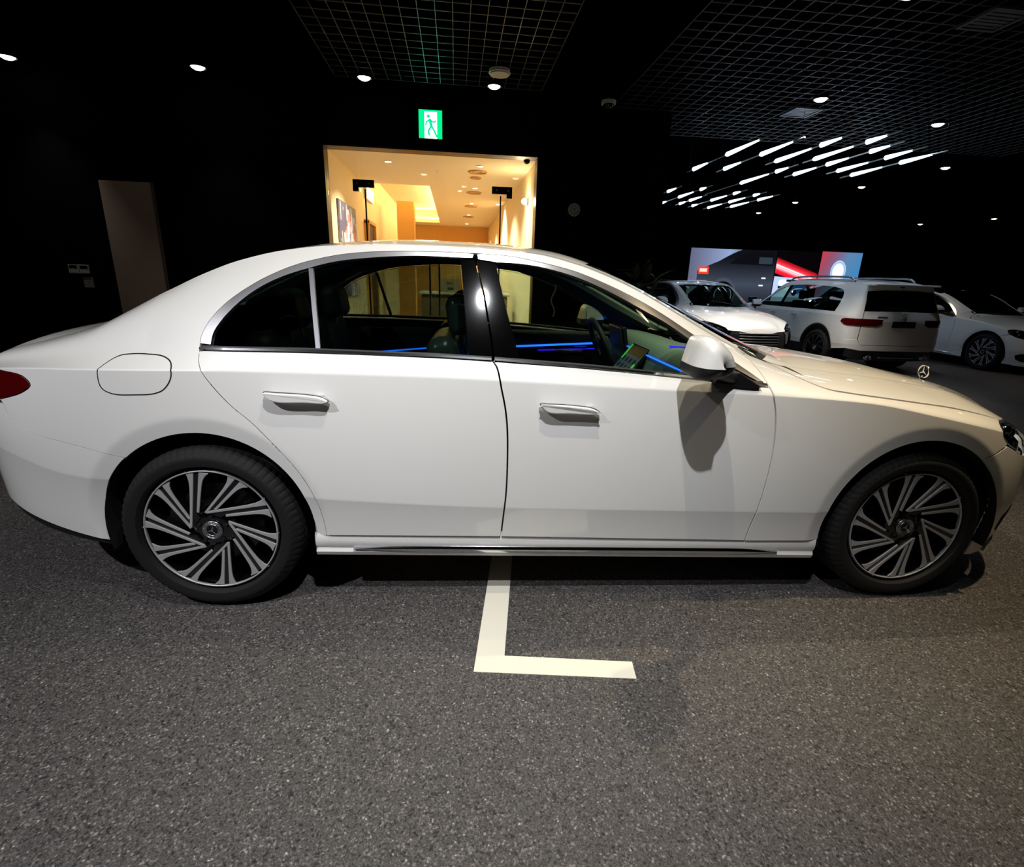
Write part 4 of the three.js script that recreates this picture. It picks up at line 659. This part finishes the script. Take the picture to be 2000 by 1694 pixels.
const SUV = {
  half: .915, lean: .03, tuck: .04, crown: 3.2, hubs: [[-1.415, .37], [1.415, .37]], archRadius: .415,
  frontStart: 1.55, frontUnit: .72, frontPower: 2.6, rearStart: -1.95, rearUnit: .42, rearPower: 3.6,
  frontLength: [[.2, .66], [.5, .72], [.8, .71], [1, .64], [1.2, .6]], rearLength: [[.2, .38], [.45, .42], [.9, .41], [1.06, .375], [1.4, .25], [1.65, .15]],
  bottom: [[-2.5, .12], [2.4, .12]], lower: [[-2.4, .52], [0, .47], [2.3, .47]], crease: [[-2.4, 1.0], [-1, 1.0], [.5, .985], [1.2, .96], [1.8, .9], [2.3, .82]],
  edge: [[-2.4, 1.5], [-2.1, 1.545], [-1.6, 1.585], [-.8, 1.605], [-.2, 1.6], [.1, 1.57], [.4, 1.47], [.7, 1.29], [.95, 1.14], [1.15, 1.09], [1.6, 1.05], [2, .98], [2.3, .86]],
  edgeWidth: [[-2.4, .64], [-1.5, .64], [0, .62], [.6, .62], [1, .66], [1.7, .62], [2.3, .5]],
  centre: [[-2.4, 1.53], [-2.1, 1.585], [-1.6, 1.63], [-.8, 1.655], [-.2, 1.65], [.1, 1.61], [.4, 1.52], [.7, 1.36], [1, 1.18], [1.15, 1.12], [1.6, 1.09], [2, 1.02], [2.3, .88]],
};
{
  const B = bodySurface(SUV), rev = a => a.slice().reverse(), A = SUV.archRadius, [RH, FH] = SUV.hubs;
  const uZ = z => B.k.rearStart - B.k.rearUnit * Math.pow(1 - Math.pow(z / B.k.half, B.k.rearPower), 1 / B.k.rearPower), at = (z, y) => [B.xOf(uZ(z), y), y], uF = z => B.k.frontStart + B.k.frontUnit * Math.pow(1 - Math.pow(z / B.k.half, B.k.frontPower), 1 / B.k.frontPower), atF = (z, y) => [B.xOf(uF(z), y), y];
  const t = thing('suv', 'white boxy SUV with roof rails seen from behind, between the two far sedans', 'car', [6.66, 0, -7.08], Math.PI / 2); t.scale.setScalar(.92);
  const P = C.paint, both = (n, g, m, into) => [0, 1].map(i => part(n, i ? mirrorZ(g) : g, m, into ? into[i] : t)), pair = (n, g, m, into = t) => part(n, [g, mirrorZ(g)], m, into);
  const opt = { gap: .004, step: .03, rowStep: .7 };
  const belt = 1.06, win = smooth([[-1.72, 1.09], [-1.73, 1.2], [-1.7, 1.36], [-1.62, 1.44], [-1.4, 1.485], [-.8, 1.515], [-.2, 1.51], [.1, 1.475], [.38, 1.38], [.66, 1.2], [.8, 1.09]]);
  const top = (a, b) => range(a, b, .05).map(x => [x, B.yTop(x) + .03]);
  const bs = both('body_side', flank(B, [[-1.72, belt], ...win, [.82, belt], [.86, 1.09], ...rev(top(-2.2, .86)), ...range(0, 1, .05).map(t => at(.76, 1.5 - 1.04 * t)), [-1.85, .4], ...arc(RH[0], RH[1], A, 176, 20, 30), [-1.0, .6], [-.9, .75], [-.78, .9], [-.76, belt]], { gap: 0, step: .025, rowStep: .8 }), P);
  const rd = both('rear_door', flank(B, [[-.76, belt], [-.78, .9], [-.9, .75], [-1.0, .6], [-1.0, .4], [-.02, .4], [-.02, belt]], opt), P), fd = both('front_door', flank(B, [[-.02, belt], [-.02, .4], [.95, .4], [.95, .8], [.86, belt]], opt), P);
  both('fender', flank(B, [[.86, belt + .06], [.86, belt], [.95, .8], [.95, .4], ...arc(FH[0], FH[1], A, 178, 10, 30), [1.95, .45], [2.05, .7], [2.0, .9], [1.6, 1.0], [1.1, 1.05]], opt), P);
  both('door_glass', flank(B, [[-1.72, belt + .01], ...win.filter(p => p[0] < -.78), [-.78, 1.514], [-.78, belt + .01]], { off: -.006, gap: .002 }), C.privacy, rd); both('door_glass', flank(B, [[-.76, belt + .01], [-.76, 1.514], ...win.filter(p => p[0] > -.74 && p[0] < -.06), [-.06, 1.508], [-.04, belt + .01]], { off: -.006, gap: .002 }), C.privacy, rd); both('door_glass', flank(B, [[.02, belt + .01], [.02, 1.49], ...win.filter(p => p[0] > .04), [.8, belt + .01]], { off: -.006, gap: .002 }), C.glass, fd);
  both('pillar_cover', flank(B, [[-.06, belt], [-.06, 1.51], [.02, 1.49], [.02, belt]], { off: 0, gap: 0 }), C.gloss, fd);
  for (const d of [rd, fd]) both('door_handle', rbox(.2, .03, .03, .01, d === rd ? -.65 : .1, .93, .93), C.chrome, d);
  const dk = both('lower_cladding', flank(B, [[-.98, .395], [-.98, .25], [.98, .25], [.98, .395]], { off: .006, gap: 0 }), C.plastic); both('arch_trim', flank(B, [...arc(RH[0], RH[1], A + .035, -5, 180, 30), ...arc(RH[0], RH[1], A - .005, 180, -5, 30)], { off: .008, gap: 0, step: .02 }), C.plastic); both('arch_trim', flank(B, [...arc(FH[0], FH[1], A + .035, 0, 185, 30), ...arc(FH[0], FH[1], A - .005, 185, 0, 30)], { off: .008, gap: 0, step: .02 }), C.plastic);
  // tail
  const end = (p, o) => endSheet(B, p, false, o);
  const tg = pair('tailgate', end([[.75, 1.095], [.75, .6], [.7, .52], [0, .52], [0, 1.1], [.4, 1.1]], { off: .003 }), P);
  pair('rear_bumper', end([[.89, .45], [.89, .6], [.755, .6], [.7, .515], [0, .515], [0, .42], [.7, .42]], { gap: 0, off: .008 }), P);
  pair('rear_window', end([[.75, 1.105], [.4, 1.105], [0, 1.105], [0, 1.46], [.4, 1.455], [.75, 1.43]], { gap: .001, off: .002 }), C.darkGlass);
  pair('rear_header', end([[.76, 1.435], [.4, 1.46], [0, 1.465], [0, 1.6], [.76, 1.6]], { gap: 0 }), P);
  both('tail_light', merge([end([[.42, .965], [.42, .88], [.5, .845], [.905, .845], [.905, .965]], { gap: 0, off: .012, step: .02 }), flank(B, [[-2.2, .965], [-2.2, .845], [-2.08, .855], [-1.98, .9], [-2.0, .95], [-2.08, .965]], { gap: 0, off: .012, step: .012 })]), C.redLens);
  pair('lower_valance', end([[.89, .44], [.7, .415], [0, .415], [0, .24], [.7, .25], [.89, .3]], { gap: 0, off: .004 }), C.gloss);
  both('exhaust_trim', merge([new THREE.TorusGeometry(.05, .012, 10, 32).scale(1, .75, 1.9).rotateY(Math.PI / 2).translate(-2.375, .3, .55), rbox(.02, .05, .15, .01, -2.36, .3, .55)]), C.chrome); part('skid_plate', rbox(.05, .035, .7, .015, -2.36, .31, 0), C.chrome, t);
  part('licence_plate', rbox(.02, .11, .44, .006, -2.372, .885, 0), C.matt, tg); part('emblem', [new THREE.TorusGeometry(.045, .006, 8, 32), starGeometry(.045)], C.chrome, tg); { const e = tg.children[tg.children.length - 1]; e.rotation.y = -Math.PI / 2; e.position.set(-2.352, 1.02, 0); }
  part('model_lettering', new THREE.PlaneGeometry(.2, .035).rotateY(-Math.PI / 2).translate(-2.354, 1.0, -.42), new THREE.MeshStandardMaterial({ roughness: .3, metalness: .6, map: canvasTexture(256, 44, c => { c.fillStyle = '#d9d9d9'; c.fillRect(0, 0, 256, 44); c.fillStyle = '#3a3a3d'; c.font = 'bold 40px sans-serif'; c.fillText('GLB 250', 30, 37); }) }), tg);
  const wide = range(-.7, .7, .07);
  const rf = part('roof', topside(B, [...wide.map(z => [-2.45, z]), ...rev(wide).map(z => [.08 - .1 * z * z, z])], { gap: 0 }), P, t); part('roof_spoiler', rbox(.24, .035, 1.24, .016, -2.17, 1.545, 0), P, rf);
  for (const s of [-1, 1]) part('roof_rail', tube([[-1.75, 1.6, .6 * s], [-1.65, 1.655, .6 * s], [-1.2, 1.675, .6 * s], [-.4, 1.675, .6 * s], [.0, 1.645, .6 * s], [.12, 1.59, .6 * s]], .018, 40, 8), C.satin, rf);
  part('windshield', topside(B, [...wide.map(z => [.1 - .1 * z * z, z * .84]), ...rev(wide).map(z => [1.1 - .3 * z * z, z * .88])], { off: -.004 }), C.screenGlass, t); both('windshield_pillar', topside(B, [[.05, .59], [.9, .6], [.9, .7], [.0, .7]], { gap: 0 }), P);
  part('hood', [topside(B, [...wide.map(z => [1.12 - .3 * z * z, z]), ...rev(wide).map(z => [2.3, z])], { gap: 0 }), ...[0, 1].map(i => { const g = flank(B, [[.87, 1.12], [1.1, 1.056], [1.6, 1.006], [2.0, .905], atF(.01, .85), ...rev(top(.87, 2.26))], { gap: 0 }); return i ? mirrorZ(g) : g; })], P, t);
  pair('front_bumper', flank(B, [[1.84, .4], [1.95, .45], [2.05, .7], [2.02, .89], atF(.01, .84), atF(.01, .25), atF(.6, .25), [1.84, .3]], { gap: 0 }), P);
  both('interior_lining', flank(B, [[-2.1, .5], [2.0, .5], [2.0, .85], [.9, 1.0], [.8, 1.05], [-1.75, 1.05], [-1.8, 1.4], [-2.05, 1.4]], { off: -.05, gap: 0, walls: false, step: .06 }), C.leather); part('headliner', topside(B, [...wide.map(z => [-2.1, z]), ...rev(wide).map(z => [.02, z])], { off: -.05, gap: 0, walls: false }), C.headliner, t);
  for (const h of [RH, FH]) both('wheel_housing', (() => { const pos = [], idx = [], n = 30; for (let i = 0; i <= n; i++) { const a = (-14 + 208 * i / n) * Math.PI / 180; for (const z of [.48, .89]) pos.push(h[0] + .416 * Math.cos(a), h[1] + .416 * Math.sin(a), z); } for (let i = 0; i < n; i++) idx.push(i * 2, i * 2 + 1, i * 2 + 2, i * 2 + 1, i * 2 + 3, i * 2 + 2); const q = new THREE.BufferGeometry(); q.setAttribute('position', new THREE.Float32BufferAttribute(pos, 3)); q.setIndex(idx); q.computeVertexNormals(); return merge([q, new THREE.CircleGeometry(.416, 30).translate(h[0], h[1], .48)]); })(), C.liner);
  part('underbody', rbox(4.1, .08, 1.3, .03, -.05, .27, 0), C.liner, t);
  for (const x of [RH[0], FH[0]]) for (const s of [1, -1]) wheel(t, x, s, 0, 20, false, true);
  for (const s of [-1, 1]) { const m = part('mirror', rbox(.16, .13, .2, .05, .78, 1.15, 1.02 * s), C.gloss, t); part('mirror_foot', bar([.8, 1.08, .85 * s], [.78, 1.1, .96 * s], .025, 8), C.plastic, m); }
  for (const [x, z] of [[.1, .38], [.1, -.38], [-.8, .4], [-.8, -.4]]) { const s = new THREE.Group(); s.name = 'seat'; s.position.set(x, .45, z); t.add(s); part('cushion', rbox(.5, .16, .48, .05, .1, .12, 0), C.leather, s); part('backrest', rbox(.14, .6, .48, .05, -.2, .45, 0), C.leather, s); part('headrest', rbox(.1, .18, .26, .04, -.22, .86, 0), C.leather, s); }
}
// ---------- video wall ----------
{
  const z = -12, screens = [
    ['large video screen showing the tail of a dark car', 6.12, 8.74, .25, 2.32, (c, w, h) => {
      const g = c.createLinearGradient(0, 0, w, 0); g.addColorStop(0, '#5d6079'); g.addColorStop(.45, '#8ca0c8'); g.addColorStop(1, '#15171c'); c.fillStyle = g; c.fillRect(0, 0, w, h);
      const b = c.createLinearGradient(0, h * .1, 0, h); b.addColorStop(0, '#0c0d12'); b.addColorStop(.25, '#2b313d'); b.addColorStop(.4, '#3d4654'); b.addColorStop(.7, '#20242c'); b.addColorStop(1, '#0a0b0e'); c.fillStyle = b;
      c.beginPath(); c.moveTo(w * .1, h); c.lineTo(w * .1, h * .3); c.quadraticCurveTo(w * .22, h * .22, w * .34, h * .16); c.quadraticCurveTo(w * .52, h * .02, w * .62, -4); c.lineTo(w, -4); c.lineTo(w, h); c.fill();
      c.fillStyle = '#090a0f'; c.beginPath(); c.moveTo(w * .46, h * .19); c.quadraticCurveTo(w * .6, h * .04, w * .7, h * .03); c.lineTo(w * .97, h * .03); c.lineTo(w * .97, h * .2); c.fill(); c.fillStyle = '#2d3a44'; c.fillRect(w * .8, h * .09, w * .16, h * .09);
      c.fillStyle = '#6d7184'; c.fillRect(0, h * .42, w * .22, h * .6); c.fillStyle = '#454a58'; c.beginPath(); c.arc(w * .42, h * .58, w * .155, 0, 7); c.fill(); c.fillStyle = '#06070a'; c.beginPath(); c.arc(w * .42, h * .6, w * .135, 0, 7); c.fill(); c.strokeStyle = '#9aa0ae'; c.lineWidth = 5; c.beginPath(); c.arc(w * .43, h * .62, w * .1, 0, 7); c.stroke(); c.fillStyle = '#1a1c22'; c.beginPath(); c.arc(w * .43, h * .62, w * .092, 0, 7); c.fill();
      c.fillStyle = '#ff3b22'; c.fillRect(w * .11, h * .24, w * .12, h * .1); c.fillStyle = '#ffe0d0'; c.fillRect(w * .125, h * .265, w * .085, h * .045);
      c.fillStyle = '#f0f4ff'; c.beginPath(); c.arc(w * .05, h * .47, 8, 0, 7); c.fill(); c.fillRect(w * .86, h * .36, 26, 8); c.fillRect(w * .84, h * .46, 26, 8); c.fillRect(w * .85, h * .66, 26, 7);
    }],
    ['narrow video screen with a red light bar above a pale blue car', 8.76, 10.1, .25, 2.33, (c, w, h) => {
      c.fillStyle = '#050305'; c.fillRect(0, 0, w, h);
      c.save(); c.translate(0, h * .14); c.rotate(.3); const g = c.createLinearGradient(0, -h * .06, 0, h * .22); g.addColorStop(0, '#7a0008'); g.addColorStop(.25, '#ff3346'); g.addColorStop(.45, '#ffd3da'); g.addColorStop(.6, '#ff2038'); g.addColorStop(1, '#8a0010'); c.fillStyle = g; c.fillRect(-20, -h * .05, w * 1.4, h * .2); c.fillStyle = '#ffe9ec'; c.fillRect(0, h * .03, w * 1.1, h * .02); c.restore();
      c.fillStyle = '#b9cdee'; c.beginPath(); c.moveTo(0, h * .34); c.lineTo(w * .55, h * .36); c.lineTo(w * .9, h * .55); c.lineTo(w * .9, h); c.lineTo(0, h); c.fill(); c.fillStyle = '#8897b4'; c.fillRect(0, h * .62, w, h * .4);
      c.fillStyle = '#e8f6ff'; c.beginPath(); c.ellipse(w * .36, h * .46, w * .26, h * .07, .3, 0, 7); c.fill(); c.fillStyle = '#3b66b8'; c.beginPath(); c.ellipse(w * .6, h * .5, w * .2, h * .07, -.3, 0, 7); c.fill(); c.fillStyle = '#0d1a33'; c.fillRect(w * .12, h * .47, w * .18, h * .03); c.beginPath(); c.ellipse(w * .52, h * .55, w * .06, h * .05, 0, 0, 7); c.fill(); c.fillRect(w * .3, h * .38, w * .4, h * .03);
    }],
    ['red and blue video screen showing a round white badge', 10.13, 11.42, .25, 2.36, (c, w, h) => {
      const g = c.createLinearGradient(0, 0, w, h * .25); g.addColorStop(0, '#c23846'); g.addColorStop(.25, '#8d4f6a'); g.addColorStop(.6, '#5a7fa6'); g.addColorStop(1, '#3d7fb5'); c.fillStyle = g; c.fillRect(0, 0, w, h);
      c.fillStyle = '#b7d3f2'; c.beginPath(); c.ellipse(w * .47, h * .26, w * .19, h * .15, 0, 0, 7); c.fill(); c.strokeStyle = '#35598c'; c.lineWidth = 4; c.beginPath(); c.ellipse(w * .47, h * .26, w * .165, h * .128, 0, 0, 7); c.stroke(); c.fillStyle = '#f2fbff'; c.beginPath(); c.ellipse(w * .47, h * .26, w * .135, h * .105, 0, 0, 7); c.fill();
    }]];
  screens.forEach(([lab, x0, x1, y0, y1, draw], i) => {
    const t = thing('video_screen', lab, 'screen', [(x0 + x1) / 2, 0, z]), W = x1 - x0, H = y1 - y0;
    part('cabinet', rbox(W, H, .12, .01, 0, (y0 + y1) / 2, -.07), M.fitting, t); part('plinth', box(W, y0, .3, 0, y0 / 2, -.1), M.fitting, t);
    part('screen_face', new THREE.PlaneGeometry(W - .01, H - .01).translate(0, (y0 + y1) / 2, .001), new THREE.MeshStandardMaterial({ color: 0, roughness: .5, emissive: 0xffffff, emissiveIntensity: 1, emissiveMap: canvasTexture(512, Math.round(512 * H / W), draw) }), t);
    const l = new THREE.RectAreaLight([0x8fa0d0, 0xff7a88, 0x8fb0e8][i], .6, W, H); l.position.set(0, (y0 + y1) / 2, .02); l.rotation.y = Math.PI; t.add(l);
  });
}
// ---------- dark potted plant at the wall corner ----------
{
  const t = thing('potted_plant', 'dark leafy potted plant at the corner of the black wall', 'plant', [2.2, 0, -4.85]);
  part('pot', new THREE.LatheGeometry([[0, 0], [.15, 0], [.2, .42], [.185, .42], [.17, .38], [0, .38]].map(p => new THREE.Vector2(...p)), 28), M.pot, t);
  const leafG = (() => { const pos = [], idx = [], n = 8; for (let i = 0; i <= n; i++) { const s = i / n, w = .045 * Math.sin(Math.PI * Math.pow(s, .8)) + .002; for (const k of [-1, 0, 1]) pos.push(k * w, .34 * s, -.16 * s * s + Math.abs(k) * .012); } for (let i = 0; i < n; i++) for (let k = 0; k < 2; k++) { const a = i * 3 + k; idx.push(a, a + 1, a + 3, a + 1, a + 4, a + 3); } const q = new THREE.BufferGeometry(); q.setAttribute('position', new THREE.Float32BufferAttribute(pos, 3)); q.setIndex(idx); q.computeVertexNormals(); return q; })();
  for (let i = 0; i < 5; i++) { const a = i * 1.26, r = .12 + .1 * rnd(), h = 1.0 + .32 * rnd(); part('stem', tube([[0, .36, 0], [r * .5 * Math.cos(a), .36 + h * .5, r * .5 * Math.sin(a)], [r * Math.cos(a), .36 + h * .85, r * Math.sin(a)]], .009, 12, 6), M.trunk, t); for (let k = 0; k < 8; k++) { const l = part('leaf', leafG, M.leafDark, t), f = .35 + .5 * k / 7; l.position.set(r * f * Math.cos(a), .36 + h * f, r * f * Math.sin(a)); l.rotation.set(0, rnd() * 6.3, 0); l.rotateX(-.3 - rnd() * .9); } }
}
// pale wavy strip on the black wall, seen through the front side windows
single('wavy_strip', tube(range(0, 1, .05).map(t => [.985 + .03 * Math.sin(t * 9), 1.3 - .52 * t, WZ + .02 + .01 * Math.cos(t * 9)]), .011, 60, 6), mat(0xd6d4c4, .4), 'thin pale wavy strip hanging on the black wall, seen through the front window', 'wall strip');
renderer.render(scene, camera);
